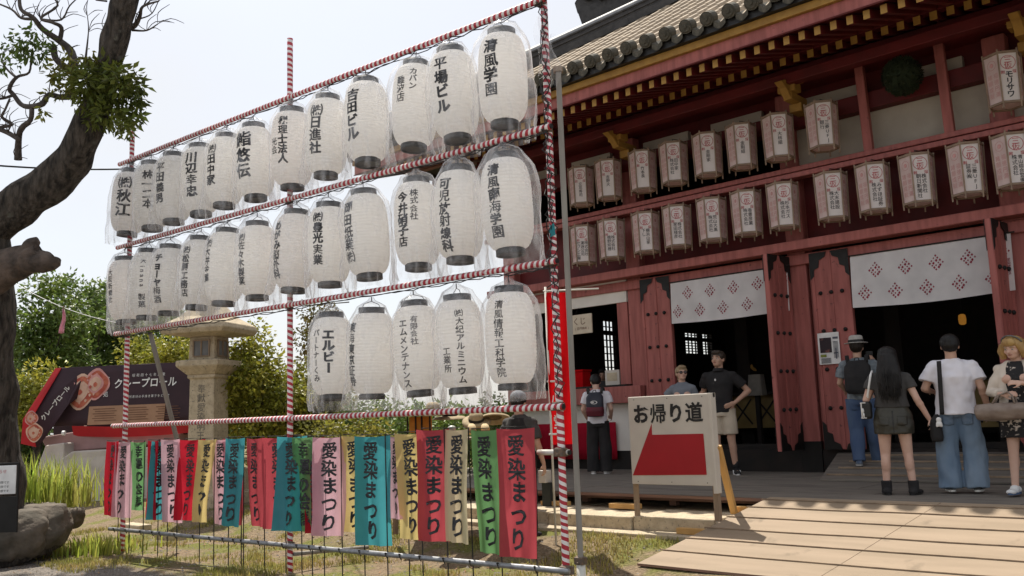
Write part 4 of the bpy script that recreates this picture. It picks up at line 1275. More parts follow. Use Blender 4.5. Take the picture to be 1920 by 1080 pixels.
sq('plinth', [(.0, 1.0), (.35, 1.0), (.35, .8), (.75, .8), (.78, .62), (1.05, .52)])
sq('shaft', [(1.05, .42), (1.25, .41), (1.27, .37), (2.42, .35), (2.44, .40), (2.5, .40)])
sq('platform_slab', [(2.5, .40), (2.62, .56), (2.66, .61), (2.76, .61), (2.78, .45)])
fb = sq('fire_box', [(2.78, .38), (3.2, .36)])
sq('roof', [(3.2, .40), (3.25, .86), (3.33, .92), (3.42, .88), (3.58, .55), (3.85, .26), (3.98, .16)])
obj('jewel', MB().lathe([(.02, 3.98), (.12, 4.0), (.19, 4.12), (.15, 4.28), (.02, 4.42)], 14, (SLc.x, SLc.y, 0)), m_stone, slan, smooth=True)
m_pane = M('grey_window_paper', (.16, .16, .16), (.1, .1, .1), rough=.5)
for k in range(4):
    a = ang + k * math.pi / 2; d = Vector((math.cos(a), math.sin(a), 0)); e = Vector((-d.y, d.x, 0)); c = SLc + d * .268
    q = MB(); q.prism([c + e * u + Vector((0, 0, z - SLc.z)) for u, z in ((-.16, 2.84), (.16, 2.84), (.16, 3.13), (-.16, 3.13))], (0, 0, 0), d * .006)
    w = obj('window', q, m_pane, fb)
    q = MB()
    for u in (-.16, 0, .16): q.bar(c + e * u + d * .01 + Vector((0, 0, 2.83 - SLc.z)), c + e * u + d * .01 + Vector((0, 0, 3.14 - SLc.z)), .025, .02, d)
    for z in (2.84, 3.13): q.bar(c - e * .17 + d * .012 + Vector((0, 0, z - SLc.z)), c + e * .17 + d * .012 + Vector((0, 0, z - SLc.z)), .022, .025, d)
    obj('window_frame', q, m_oldwood, w)
d = Vector((math.cos(ang - math.pi / 2), math.sin(ang - math.pi / 2), 0)); e = Vector((-d.y, d.x, 0))
q = MB(); write(q, '奉献愛染明王', 0, 2.24, .17, lambda u, v: SLc + d * (.266 - (v - 1.27) * .012) + e * u + Vector((0, 0, v - SLc.z)), off=.01)
obj('carved_lettering', q, M('carved_shadow', (.2, .175, .14)), slan, recalc=False)

# ================================================================== CREPE STALL
m_navy = M('dark_plum_canvas', (.04, .017, .024), (.03, .013, .019), rough=.7, scale=3)
m_cred = M('red_canvas', (.42, .012, .016), (.36, .01, .014), rough=.7, scale=3)
m_tan = M('tan_print_panel', (.36, .21, .13), (.32, .18, .11), rough=.8)
m_tarp = M('grey_white_tarp', (.50, .46, .42), (.40, .36, .33), rough=.6, scale=3, bump=.01, bscale=8)
m_pinktarp = M('dusty_pink_tarp', (.34, .2, .19), (.27, .16, .15), rough=.7, scale=3)
stall = thing('food_stall', 'folded dessert stall with dark plum and red awning above grey tarpaulins', 'stall', (-20, 9, 0))
AW = pt(105, 690, 20); AE = pt(372, 692, 19.6); e = (AE - AW); e.z = 0; WL = e.length; e.normalize(); nrm = Vector((e.y, -e.x, 0))
if nrm.dot(EYE - AW) < 0: nrm = -nrm
def aw(u, v, lift=0.0): return AW + e * u + Vector((0, 0, v * 1.1)) + nrm * (lift - .08 * v * 0 + .16 * (-v)) + nrm * .012 * noise.noise(Vector((u * 1.5, v * 2, 2)))
q = MB().sheet(lambda a, b: aw(.05 + (WL - .05) * a, -1.16 * b), 30, 8)
front = obj('awning_front', q, m_navy, stall, smooth=True, thick=.01)
obj('menu_panel', MB().sheet(lambda a, b: aw(.9 + (WL * .80 - .9) * a, -.80 - .36 * b, .02), 24, 3), m_tan, stall, thick=.004)
obj('red_hem', MB().sheet(lambda a, b: aw(.55 + (WL - .55) * a, -1.165 - .20 * b - .05 * math.sin(a * 3), .015 - .1 * b), 24, 3), m_cred, stall, thick=.004)
q = MB(); write(q, 'クレープロール', 1.52, -.37, .205, lambda u, v: aw(u, v, .02), vertical=False, off=.012, pitch=1.0); write(q, '菓子処', 1.25, -.28, .115, lambda u, v: aw(u, v, .02), off=.0, pitch=1.25)
write(q, '昭和四十七年創業', 1.85, -.22, .07, lambda u, v: aw(u, v, .02), vertical=False, off=.0, pitch=1.4); write(q, '天然素材の手焼き菓子をどうぞ', 1.75, -.64, .06, lambda u, v: aw(u, v, .02), vertical=False, off=.0, pitch=1.2)
obj('lettering', q, m_white, stall, recalc=False)
q = MB()
for r in range(6):
    for c_ in range(3): q.add([aw(1.0 + c_ * .72 + .05 * (r % 2) + a, -.85 - r * .045 - b, .028) for a, b in ((0, 0), (.5, 0), (.5, .014), (0, .014))], [(0, 3, 2, 1)])
obj('menu_print', q, M('brown_print', (.16, .07, .04)), stall, recalc=False)
# picture of two rolled crepes: discs and swirls printed on the cloth
def roll(q0, cu, cv, R, fn, cols):
    def blob(R_, du, dv, mi, lift, wob=.08, n=26):
        q0.add([fn(cu + du + R_ * (1 + wob * math.sin(3 * a + mi)) * math.cos(a), cv + dv + R_ * (1 + wob * math.cos(4 * a)) * math.sin(a), lift) for a in [2 * math.pi * i / n for i in range(n)]], [tuple(range(n))], mi)
    blob(R, 0, 0, cols[0], .020); blob(R * .86, R * .03, -R * .02, cols[1], .024); blob(R * .6, -R * .05, R * .03, cols[0], .028); blob(R * .45, -R * .04, R * .02, cols[2], .032); blob(R * .16, -.01, -.01, cols[1], .036)
    for k in range(9): blob(R * (.08 + .05 * math.sin(k * 3.1)), R * .72 * math.cos(k * 1.9 + cu * 9), R * .66 * math.sin(k * 1.9 + cu * 9), (k + cols[0]) % 3, .040 + .001 * k, .25, 9)
m_cream = M('printed_cream', (.62, .42, .32), (.5, .3, .22), rough=.8); m_berry = M('printed_berry', (.34, .06, .04), (.5, .16, .09), rough=.8, scale=9); m_pinkp = M('printed_pink', (.6, .3, .28), rough=.8)
q = MB(); roll(q, 1.0, -.36, .30, aw, (2, 1, 0)); roll(q, .66, -.50, .34, aw, (0, 1, 0))
obj('printed_picture', q, [m_cream, m_berry, m_pinkp], stall, recalc=False)
# flap of the awning turned forward on the left
FA = aw(.08, 0); FDn = (pt(45, 800, 18.9) - FA); FE = pt(160, 705, 20.0) - FA
corner = [pt(105, 690, 20.0), pt(165, 690, 20.0), pt(160, 735, 19.9), pt(128, 760, 19.5), pt(100, 800, 19.3), pt(72, 838, 19.2), pt(40, 832, 19.2), pt(45, 788, 19.3)]
q = MB(); q.prism(corner, (0, 0, 0), nrm * .02); flap = obj('awning_flap', q, m_navy, stall)
q = MB(); q.prism([pt(105, 690, 19.97), pt(116, 690, 19.97), pt(58, 788, 19.2), pt(68, 838, 19.1), pt(40, 832, 19.1), pt(44, 786, 19.2)], (0, 0, 0), nrm * .02); obj('flap_border', q, m_cred, stall)
U = (pt(128, 728, 19.5) - pt(78, 790, 19.15)); UL = U.length; U = U / UL; V = (Vector((0, 0, 1)) - U * U.z).normalized()
o_ = pt(80, 787, 19.05)
q = MB(); write(q, 'クレープロール', .06, 0, UL / 7.0, lambda u, v: o_ + U * u + V * v + nrm * .03, vertical=False, off=.014, pitch=1.0)
obj('lettering', q, m_white, stall, recalc=False)
q = MB(); fl = lambda u, v, l: pt(61, 795, 19.0) + e * u + Vector((0, 0, v)) + nrm * l
roll(q, -.02, .12, .15, fl, (2, 1, 0)); roll(q, .06, -.18, .19, fl, (0, 1, 0)); obj('printed_picture', q, [m_cream, m_berry, m_pinkp], stall, recalc=False)
# body under the awning
def tarp(name, pts_, m, seed, d=.25):
    q = MB(); q.prism(pts_, (0, 0, 0), -nrm * d); return obj(name, q, m, stall, bev=.03)
obj('back_panel', MB().prism([pt(100, 745, 20.8), pt(385, 740, 20.4), pt(385, 860, 20.4), pt(100, 860, 20.8)], (0, 0, 0), -nrm * .04), m_navy, stall)
tarp('counter_cover', [pt(140, 790, 20.1), pt(372, 786, 19.8), pt(372, 815, 19.8), pt(200, 812, 20.0), pt(150, 800, 20.1)], m_navy, 1, 1.2)
tarp('pink_tarp', [pt(75, 820, 19.6), pt(200, 800, 19.6), pt(330, 812, 19.5), pt(330, 830, 19.5), pt(90, 850, 19.5)], m_pinktarp, 2, 1.0)
tarp('grey_tarp', [pt(58, 905, 19.0), pt(85, 835, 19.3), pt(120, 830, 19.2), pt(118, 900, 19.0)], m_tarp, 3, .5)
tarp('grey_tarp', [pt(98, 945, 18.8), pt(112, 862, 19.0), pt(135, 846, 19.0), pt(330, 836, 19.0), pt(330, 965, 18.6)], m_tarp, 4, 1.0)
obj('stall_leg', MB().tube([pt(160, 795, 20), pt(162, 900, 20)], .03, 8).tube([pt(355, 800, 19.8), pt(355, 900, 19.8)], .03, 8), m_pvc, stall)
obj('cap', MB().tube([pt(117, 812, 19.0), pt(122, 812, 19.0)], .05, 8), m_white, stall)

# ================================================================== TREES, SHRUBS, GRASS
def leaf_mb(rr, clumps, n, size, droop=.3, aspect=.55):
    """clumps: (centre, radius) list; many small bent leaves spread through their volume"""
    vs = []; fs = []
    tot = sum(r ** 2 for _, r in clumps)
    for c, r in clumps:
        k = max(3, int(n * r * r / tot))
        for _ in range(k):
            d = Vector((rr.gauss(0, 1), rr.gauss(0, 1), rr.gauss(0, 1))).normalized()
            p = c + d * r * (rr.random() ** .45) * rr.uniform(.75, 1.12)
            ax = (d * .7 + Vector((rr.gauss(0, .6), rr.gauss(0, .6), rr.gauss(0, .5) - droop))).normalized()
            sd = ax.cross(Vector((rr.gauss(0, 1), rr.gauss(0, 1), rr.gauss(0, 1) + .8))).normalized()
            L = size * rr.uniform(.6, 1.25); w = L * aspect * .5; up = ax.cross(sd) * L * .12
            i = len(vs)
            vs += [tuple(p), tuple(p + ax * L * .45 + sd * w + up), tuple(p + ax * L), tuple(p + ax * L * .45 - sd * w + up)]
            fs += [(i, i + 1, i + 2), (i, i + 2, i + 3)]
    q = MB(); q.v = vs; q.f = fs; q.m = [0] * len(fs); return q
def clump_cloud(rr, c, R, n, rmin, rmax):
    out = []
    for _ in range(n):
        d = Vector((rr.gauss(0, 1), rr.gauss(0, 1), rr.gauss(0, 1))).normalized() * rr.uniform(.35, 1.0)
        out.append((Vector((c.x + d.x * R[0], c.y + d.y * R[1], c.z + d.z * R[2])), rr.uniform(rmin, rmax)))
    return out
def tree(name, label, px, py, dist, R, nclump, nleaf, lsize, mat, seed, cat='tree', group=None, trunk=.12, stems=5, rmin=.25, rmax=.55):
    rr = random.Random(seed)
    c = pt(px, py, dist); gz = ground_z(c.x, c.y)
    t = thing(name, label, cat, (c.x, c.y, gz), 0, group)
    cl = clump_cloud(rr, c, R, nclump, rmin, rmax)
    q = MB(); base = Vector((c.x, c.y, gz - .1))
    fork = base.lerp(c, .45) + Vector((rr.uniform(-.2, .2), rr.uniform(-.2, .2), 0))
    q.tube([base, base.lerp(fork, .5) + Vector((.05, .03, 0)), fork, fork.lerp(c, .5)], [trunk, trunk * .85, trunk * .7, trunk * .4], 8)
    for k in range(stems * 3):
        p, r = cl[k % len(cl)]
        mid = fork.lerp(p, .5) + Vector((rr.uniform(-.15, .15), rr.uniform(-.15, .15), rr.uniform(0, .2)))
        q.tube([fork + (base - fork) * rr.uniform(0, .3), mid, p], [trunk * .4, trunk * .22, trunk * .08], 5, cap=False)
    obj('trunk', q, m_bark, t, smooth=True)
    obj('crown', leaf_mb(rr, cl, nleaf, lsize), mat, t, recalc=False)
    return t
BGT = 'trees behind the stall'
tree('broadleaf_tree', 'bushy mid green tree far behind, just right of the big trunk', 95, 650, 27, (1.3, 1.3, 2.0), 60, 7000, .16, m_leaf, 1, group=BGT)
tree('broadleaf_tree', 'tall mid green tree behind the pink hanging cloth', 170, 630, 30, (1.9, 1.6, 2.4), 80, 9000, .17, m_leafd, 2, group=BGT)
tree('broadleaf_tree', 'dense green tree behind the far end of the lantern frame', 225, 615, 32, (1.6, 1.6, 2.3), 70, 8000, .17, m_leaf, 3, group=BGT)
tree('broadleaf_tree', 'darker tree between lantern frame and stone lantern roof', 320, 660, 31, (2.2, 1.6, 1.9), 70, 7000, .16, m_leaf, 4, group=BGT)
tree('broadleaf_tree', 'yellowish tree low above the stall awning, left of the striped far post', 70, 745, 24, (1.0, 1.0, .95), 40, 4500, .13, m_leafy, 5, group=BGT)
tree('broadleaf_tree', 'olive tree directly above the dark stall awning', 300, 690, 25, (1.9, 1.2, .9), 50, 6000, .13, m_leafy, 6, group=BGT)
tree('broadleaf_tree', 'dark low tree beside the trunk behind the stall tarpaulins', 55, 860, 25, (1.2, 1.0, 1.2), 40, 3500, .15, m_leafd, 7, group=BGT)
tree('leafy_shrub', 'large yellow-green shrub right of the stone lantern', 480, 740, 18, (1.05, 1.0, 1.25), 90, 11000, .105, m_leafy, 8, 'shrub', trunk=.06, rmin=.2, rmax=.42)
tree('leafy_shrub', 'olive green shrub behind the middle striped post', 575, 760, 19, (.9, .9, 1.0), 60, 7000, .105, m_leafo, 9, 'shrub', trunk=.06, rmin=.2, rmax=.4)
tree('leafy_shrub', 'low dark shrub below the lowest lanterns, left of the stall table', 660, 840, 17, (1.0, .8, .6), 50, 5000, .10, m_leafo, 10, 'shrub', trunk=.05, rmin=.2, rmax=.4)
tree('leafy_shrub', 'low green shrub behind the wooden sale table', 800, 840, 18, (1.5, .9, .75), 60, 6000, .10, m_leaf, 12, 'shrub', trunk=.05, rmin=.2, rmax=.4)
tree('leafy_shrub', 'low bush behind the straw hats', 915, 820, 17, (.9, .8, .7), 40, 4000, .10, m_leaf, 13, 'shrub', trunk=.05, rmin=.2, rmax=.38)
tree('slender_tree', 'thin dark tree with orange tinted leaves beside the hanging bulb', 595, 640, 24, (.95, .9, 1.0), 34, 2400, .12, leafmat('leaf_orange_green', (.17, .11, .025), (.09, .09, .02)), 11, trunk=.14, rmin=.2, rmax=.4)
for i, (px, py, d, w, h) in enumerate(((-60, 720, 42, 3.5, 3.2), (30, 760, 38, 3, 2.2), (430, 760, 40, 4, 1.8), (560, 790, 42, 4, 1.4), (700, 805, 44, 4, 1.2), (850, 815, 45, 4, 1.2))):
    tree('distant_tree', 'distant green tree in the belt beyond the yard, %s from the left' % ordinal(i + 1), px, py, d, (w, 2, h), 60, 5000, .26, m_leafd if i % 2 else m_leaf, 40 + i, group='distant trees beyond the yard', trunk=.2, rmin=.5, rmax=1.0)

# the big camphor on the left
bt = thing('old_tree', 'massive dark old tree with leaning limb, bare branches and a broken stub', 'tree', pt(-20, 960, 12.0))
def wob(P, R, sub=5, amp=.06, seed=1):
    P = [Vector(p) for p in P]; out = []; rs = []
    for i in range(len(P) - 1):
        p0 = P[max(0, i - 1)]; p1 = P[i]; p2 = P[i + 1]; p3 = P[min(len(P) - 1, i + 2)]
        for k in range(sub):
            t = k / sub
            c = .5 * ((2 * p1) + (p2 - p0) * t + (2 * p0 - 5 * p1 + 4 * p2 - p3) * t * t + (3 * p1 - p0 - 3 * p2 + p3) * t ** 3)
            r = R[i] * (1 - t) + R[i + 1] * t
            out.append(c + Vector((noise.noise(c * 2.1 + Vector((seed, 0, 0))), noise.noise(c * 2.1 + Vector((0, seed, 5))), noise.noise(c * 2.1 + Vector((9, 0, seed))))) * r * amp * 3); rs.append(r)
    out.append(P[-1]); rs.append(R[-1]); return out, rs
def rough(q, k0, amp, sc):
    for i in range(k0, len(q.v)):
        v = Vector(q.v[i]); d = Vector((noise.noise(v * sc), noise.noise(v * sc + Vector((7, 3, 1))), noise.noise(v * sc + Vector((1, 8, 4))))); q.v[i] = tuple(v + d * amp)
def limb(q, px, dist, sub=6, n=16, amp=.05, seed=1):
    P = [pt(x, y, d) for (x, y, w), d in zip(px, dist)]; R = [w / 2 / 1700 * d for (x, y, w), d in zip(px, dist)]
    p_, r_ = wob(P, R, sub, amp, seed); k0 = len(q.v); q.tube(p_, r_, n); return k0
q = MB()
k0 = limb(q, [(-60, 1010, 330), (-46, 930, 170), (-42, 800, 130), (-44, 680, 125), (-46, 560, 130), (-58, 470, 140), (-80, 380, 140)], [12] * 7, n=26)
rough(q, k0, .05, 2.5)
trunk = obj('trunk', q, m_bark, bt, smooth=True)
q = MB()
k0 = limb(q, [(-60, 462, 86), (0, 412, 78), (55, 374, 72), (110, 325, 68), (152, 267, 60), (181, 195, 54), (206, 120, 45), (222, 65, 46), (233, 20, 48), (240, -30, 46), (250, -120, 50), (280, -230, 40)], [12.1, 12, 12, 12, 11.9, 11.9, 11.8, 11.8, 11.8, 11.8, 11.7, 11.6], n=22, amp=.08)
rough(q, k0, .035, 3.5)
obj('limb', q, m_bark, trunk, smooth=True)
q = MB()
k0 = limb(q, [(-50, 540, 100), (-5, 512, 76), (38, 492, 58), (66, 480, 52), (80, 474, 44)], [11.9, 11.8, 11.7, 11.6, 11.6], n=18); rough(q, k0, .03, 5)
k0 = limb(q, [(58, 488, 48), (90, 490, 38), (103, 489, 24)], [11.6, 11.5, 11.5], n=14); rough(q, k0, .02, 8)
k0 = limb(q, [(50, 482, 36), (60, 460, 30), (70, 450, 14)], [11.6, 11.55, 11.55], n=12); rough(q, k0, .02, 8)
obj('broken_stub', q, M('weathered_stub_bark', (.14, .105, .085), (.05, .04, .034), rough=.95, scale=6, bump=.03, bscale=20), trunk, smooth=True)
BR = [[(140, 130, 17), (133, 98, 15), (112, 78, 13), (80, 55, 11), (62, 33, 9), (40, 18, 7), (36, -10, 6)],
      [(112, 80, 9), (116, 52, 8), (98, 42, 6), (76, 34, 5), (108, 10, 4), (92, -12, 3)],
      [(66, 36, 7), (40, 34, 5), (22, 18, 4), (-10, 4, 3)], [(76, 36, 4), (115, 37, 3.5), (130, 12, 2.5), (150, -8, 2)],
      [(145, 178, 13), (115, 182, 11), (92, 178, 10), (80, 195, 12), (58, 200, 10), (40, 196, 9), (26, 178, 8), (18, 166, 8), (32, 145, 6), (55, 136, 4), (58, 105, 3)],
      [(60, 200, 9), (57, 225, 9), (40, 240, 10), (35, 262, 11), (34, 300, 14)], [(36, 262, 9), (15, 248, 9), (-12, 238, 8)], [(26, 178, 6), (8, 184, 5), (-10, 186, 5)],
      [(18, 186, 4), (10, 205, 4), (4, 220, 5), (22, 234, 6), (-5, 240, 6)], [(32, 146, 5), (15, 132, 4), (5, 118, 3)], [(235, 55, 14), (252, 48, 10), (262, 30, 7), (268, 12, 5), (298, 2, 3)],
      [(248, 56, 5), (275, 57, 3), (296, 45, 2)], [(160, 118, 5), (166, 60, 2), (164, 30, 1.5)], [(100, 85, 12), (104, 110, 12), (125, 130, 14), (140, 140, 16)], [(205, 110, 5), (198, 85, 3), (200, 62, 2)], [(200, 2, 4), (180, 0, 3)],
      [(262, 35, 3), (285, 25, 2), (300, -5, 1.4)], [(268, 14, 3), (280, -12, 2)], [(250, 50, 3), (240, 20, 2), (258, -5, 1.5)]]
for i, b in enumerate(BR):
    q = MB(); limb(q, b, [11.9 + .12 * math.sin(i * 2 + k) for k in range(len(b))], 4, 8, .12, i + 3)
    rr = random.Random(i + 60)
    for _ in range(7):
        x, y, w = b[rr.randrange(1, len(b))]
        a = rr.uniform(-2.6, -.3); l = rr.uniform(15, 50)
        limb(q, [(x, y, min(w * .4, 2.6)), (x + l * .5 * math.cos(a) + rr.uniform(-5, 5), y + l * .5 * math.sin(a), 1.6), (x + l * math.cos(a + .4), y + l * math.sin(a + .4), .9)], [11.9, 11.85, 11.8], 3, 5, .1, i)
    obj('branch', q, m_twig, trunk, smooth=True)
rr = random.Random(17)
def leafgroup(spots, n, size, mat):
    tot = sum(r * r for x, y, r in spots)
    for x, y, r in spots:
        obj('leaf_spray', leaf_mb(rr, [(pt(x, y, 11.6 + rr.uniform(-.3, .3)), r)], int(n * r * r / tot) + 3, size, .45, .42), mat, trunk, recalc=False)
leafgroup([(185, 140, .26), (205, 155, .28), (168, 160, .25), (230, 150, .22), (190, 190, .24), (215, 185, .22), (240, 172, .2), (247, 205, .19), (225, 222, .2), (200, 212, .2), (148, 145, .2), (232, 238, .13), (178, 225, .15), (158, 190, .14), (255, 160, .14), (205, 130, .2), (258, 185, .1), (262, 170, .09), (140, 165, .12), (250, 222, .12), (240, 250, .07)], 1500, .12, leafmat('leaf_camphor', (.17, .20, .035), (.085, .11, .022), .5))
leafgroup([(120, 135, .17), (105, 140, .13), (135, 118, .14), (165, 108, .12), (110, 170, .1), (90, 178, .07), (130, 160, .12), (80, 210, .08)], 240, .10, m_leafo)
leafgroup([(45, 70, .16), (62, 85, .2), (30, 88, .14), (75, 100, .14), (50, 100, .14), (15, 98, .12), (85, 95, .1), (70, 60, .1), (35, 120, .08), (90, 75, .1), (0, 125, .12)], 260, .10, m_leafd)
# crown of the same tree, above the picture, shading the yard
rr = random.Random(33)
cl = clump_cloud(rr, Vector((-15.2, 6.5, 12.6)), (3.2, 1.9, 1.4), 60, .5, .9)
obj('upper_crown', leaf_mb(rr, cl, 5000, .2), m_leafo, trunk, recalc=False)

# rocks at its foot
def rock(label, px, py, d, r, seed, m=m_stonedk, z=None):
    c = pt(px, py, d); q = MB()
    q.ell((0, 0, 0), r, Matrix.Rotation(seed, 3, 'Z'), 36, 24)
    for i, v in enumerate(q.v):
        p = Vector(v); n_ = noise.noise(p * 2.2 + Vector((seed * 3, 0, 0))) * .4 + (abs(noise.noise(p * 4.5 + Vector((0, seed, 0)))) - .2) * .35 + noise.noise(p * 13) * .06
        p = p * (1 + n_); p.z = min(p.z, r[2] * .72 + .04 * n_); q.v[i] = tuple(c + p)
    t = obj('rock', q, m, smooth=True); return tag(t, label, 'rock')
rock('dark flat topped boulder in shade at the foot of the old tree', 85, 985, 12.2, (.36, .4, .38), 1)
rock('dark rough stone directly below the small white notice', 25, 1000, 11.6, (.38, .3, .38), 2)
rock('low brown stone behind the old tree beside the grass', 135, 968, 12.8, (.2, .2, .16), 3)

# white notice by the trunk
no = thing('notice_board', 'small white notice on a dark metal frame before the old tree', 'notice', pt(15, 985, 10.9))
c = pt(4, 900, 10.9); ex = (RT - Vector((0, 0, RT.z))).normalized(); ny = Vector((ex.y, -ex.x, 0))
def nb(u, z, l=0.0): return c + ex * u + Vector((0, 0, z)) + ny * l
q = MB(); q.prism([nb(-.3, -.17), nb(.165, -.17), nb(.165, .17), nb(-.3, .17)], (0, 0, 0), -ny * .015); obj('panel', q, m_white, no, bev=.008)
q = MB()
for u in (-.32, .185): q.tube([nb(u, .19, -.02), nb(u, -.62, -.02)], .014, 8)
q.tube([nb(-.32, .19, -.02), nb(.185, .19, -.02)], .014, 8); q.prism([nb(-.3, -.2, -.03), nb(.17, -.2, -.03), nb(.17, -.62, -.03), nb(-.3, -.62, -.03)], (0, 0, 0), -ny * .02)
obj('frame', q, m_iron, no)
q = MB(); write(q, 'お知らせ', -.12, .1, .05, lambda u, v: nb(u, v, .004), vertical=False, off=.0); obj('heading', q, m_redtext, no, recalc=False)
q = MB()
for k in range(3): write(q, '境内は火気厳禁です', -.2, -.03 - k * .05, .034, lambda u, v: nb(u, v, .004), vertical=False, off=.0)
obj('lettering', q, m_ink, no, recalc=False)

# grass: tall tuft by the rocks, weeds, thin turf
def blades(rr, spots, mat, name, label, hmin, hmax, w):
    vs = []; fs = []
    for (x, y, z) in spots:
        h = rr.uniform(hmin, hmax); a = rr.uniform(0, 6.28); b = rr.uniform(.05, .55) * h
        d = Vector((math.cos(a), math.sin(a), 0)); s_ = Vector((-d.y, d.x, 0)) * w * rr.uniform(.6, 1.3)
        p = Vector((x, y, z)); m_ = p + d * b * .3 + Vector((0, 0, h * .6)); e_ = p + d * b + Vector((0, 0, h))
        i = len(vs); vs += [tuple(p - s_), tuple(p + s_), tuple(m_ + s_ * .7), tuple(m_ - s_ * .7), tuple(e_)]
        fs += [(i, i + 1, i + 2, i + 3), (i + 3, i + 2, i + 4)]
    q = MB(); q.v = vs; q.f = fs; q.m = [0] * len(fs)
    return tag(obj(name, q, mat, recalc=False), label, 'grass', kind='stuff')
rr = random.Random(8)
sp = []
for px, py, n, s_ in ((80, 935, 110, .25), (115, 940, 120, .25), (145, 945, 60, .2), (60, 930, 60, .2), (170, 985, 160, .3), (195, 1000, 120, .28), (225, 930, 30, .2), (150, 1005, 60, .2)):
    c = pt(px, py, 13.2 if py < 960 else 12.6)
    for _ in range(n):
        x = c.x + rr.gauss(0, s_); y = c.y + rr.gauss(0, s_); sp.append((x, y, c.z - .05 if py < 960 else ground_z(x, y)))
blades(rr, sp[:350], m_grass, 'grass_tuft', 'tall bright green grass growing beside the old tree', .35, .75, .012)
blades(rr, sp[350:], m_grass, 'weeds', 'green weeds sloping down from the rocks', .1, .3, .014)
sp = []
while len(sp) < 19000:
    x = rr.uniform(-16, -4.5); y = rr.uniform(4.6, 9.2)
    if y > 8.48: continue
    if x > rxl(y) - .05 and y > 7.6: continue
    f = noise.noise(Vector((x * .9, y * .9, 4))) + .6 * noise.noise(Vector((x * 2.7, y * 2.7, 9))) + .25 * sstep(7.6, 8.4, y) - .04
    if rr.random() < min(1, max(0, f * 2.4)): sp.append((x, y, ground_z(x, y) - .004))
blades(rr, sp, m_drygrass, 'turf', 'thin yellow-green turf on bare earth under the lantern frame', .02, .075, .006)
vs = MB(); m_peb = M('grey_pebble', (.3, .27, .23), (.18, .16, .14), rough=.9, island=.3)
for _ in range(2600):
    x = rr.uniform(-15, -2.5); y = rr.uniform(4.2, 8.3)
    if x > rxl(y) - .1 and y > 7.6: continue
    r = rr.uniform(.006, .022) * (1.7 if rr.random() < .06 else 1)
    z = ground_z(x, y); a = rr.uniform(0, 3)
    vs.add([(x + r * math.cos(a + k * 1.571), y + r * math.sin(a + k * 1.571) * .8, z) for k in range(4)] + [(x, y, z + r * .7)], [(0, 1, 4), (1, 2, 4), (2, 3, 4), (3, 0, 4)])
lit = MB(); m_lit = M('dead_leaf', (.2, .12, .06), (.3, .2, .1), rough=.9, island=.4)
for _ in range(2200):
    x = rr.uniform(-15, -2.5); y = rr.uniform(4.2, 8.6)
    if x > rxl(y) - .1 and y > 7.6: continue
    r = rr.uniform(.012, .035); z = ground_z(x, y) + .004; a = rr.uniform(0, 6.28); c_, s_ = math.cos(a) * r, math.sin(a) * r
    lit.add([(x - c_, y - s_, z), (x - s_ * .4, y + c_ * .4, z + .006), (x + c_, y + s_, z + rr.uniform(.002, .02)), (x + s_ * .4, y - c_ * .4, z + .008)], [(0, 1, 2), (0, 2, 3)])
tag(obj('leaf_litter', lit, m_lit, recalc=False), 'brown dead leaves scattered over the earth', 'litter', kind='stuff')
tag(obj('pebbles', vs, m_peb, recalc=False), 'small grey pebbles scattered over the earth', 'pebbles', kind='stuff')
# flat stones and low edging seen under the banners
rr = random.Random(77)
for i, (px, py, L) in enumerate(((255, 985, .7), (320, 1000, .6), (560, 985, 1.0), (780, 985, 1.1))):
    c = onz_ = None
    d_ = (FW + RT * ((px - 960) / 1700) - UP * ((py - 540) / 1700)); s_ = (-.05 - 1.5) / d_.z; c = EYE + d_ * s_
    q = MB().box(c.x - L / 2, c.x + L / 2, c.y - .11, c.y + .11, ground_z(c.x, c.y) - .1, ground_z(c.x, c.y) + .09)
    tag(obj('edging_stone', q, m_stone, bev=.02), 'long low edging stone in the grass, %s from the left under the banners' % ordinal(i + 1), 'stone', 'edging stones behind the banner stakes')

# ================================================================== WIRES, BULB, HANGING CLOTH, RED BANNER
def sagline(a, b, s, n=20): return [a.lerp(b, i / n) + Vector((0, 0, -s * 4 * (i / n) * (1 - i / n))) for i in range(n + 1)]
cw = thing('power_cable', 'thin dark cable strung from the top of the lantern frame across the old tree', 'cable', fp(7.86, 5.4))
obj('wire', MB().tube(sagline(fp(7.86, 5.38), pt(-60, 306, 11.0), .03), .012, 6), m_wire, cw)
cw = thing('string_line', 'pale string line sloping behind the old tree to the lantern frame', 'line', fp(7.7, 3.0))
obj('cord', MB().tube(sagline(pt(225, 606, 15), pt(30, 532, 17), .1), .005, 5), m_white, cw)
hc = pt(119, 580, 15.8)
pc = thing('hanging_cloth', 'small dusty pink cloth hanging from the string line', 'cloth', hc)
obj('cloth', MB().sheet(lambda u, v: hc + ex * (.07 * (u - .5) * (.5 + v) + .02 * math.sin(v * 5)) + ny * .03 * math.sin(u * 9) + Vector((0, 0, -.42 * v)), 8, 8), CL['pink'], pc, smooth=True, thick=.004)
obj('peg', MB().tube([hc + Vector((0, 0, .06)), hc - Vector((0, 0, .02))], .015, 6), m_oldwood, pc)
bc = pt(588, 625, 16)
bb = thing('light_bulb', 'clear light bulb in a black socket hanging beside the middle post', 'bulb', bc)
obj('glass', MB().lathe([(.02, .09), (.035, .05), (.065, -.02), (.06, -.07), (.03, -.1), (.004, -.11)], 14, bc), M('frosted_glass', (.75, .75, .72), rough=.15, spec=.6, transl=.4), bb, smooth=True)
obj('socket', MB().lathe([(.03, .20), (.04, .17), (.04, .09), (.025, .08)], 12, bc), m_black, bb, smooth=True)
obj('flex', MB().tube([bc + Vector((0, 0, .2)), bc + Vector((.02, .0, .5)), fp(3.1, 2.88, -.2)], .008, 5), m_wire, bb)
nc = Vector((-6.46, 8.25, 0))
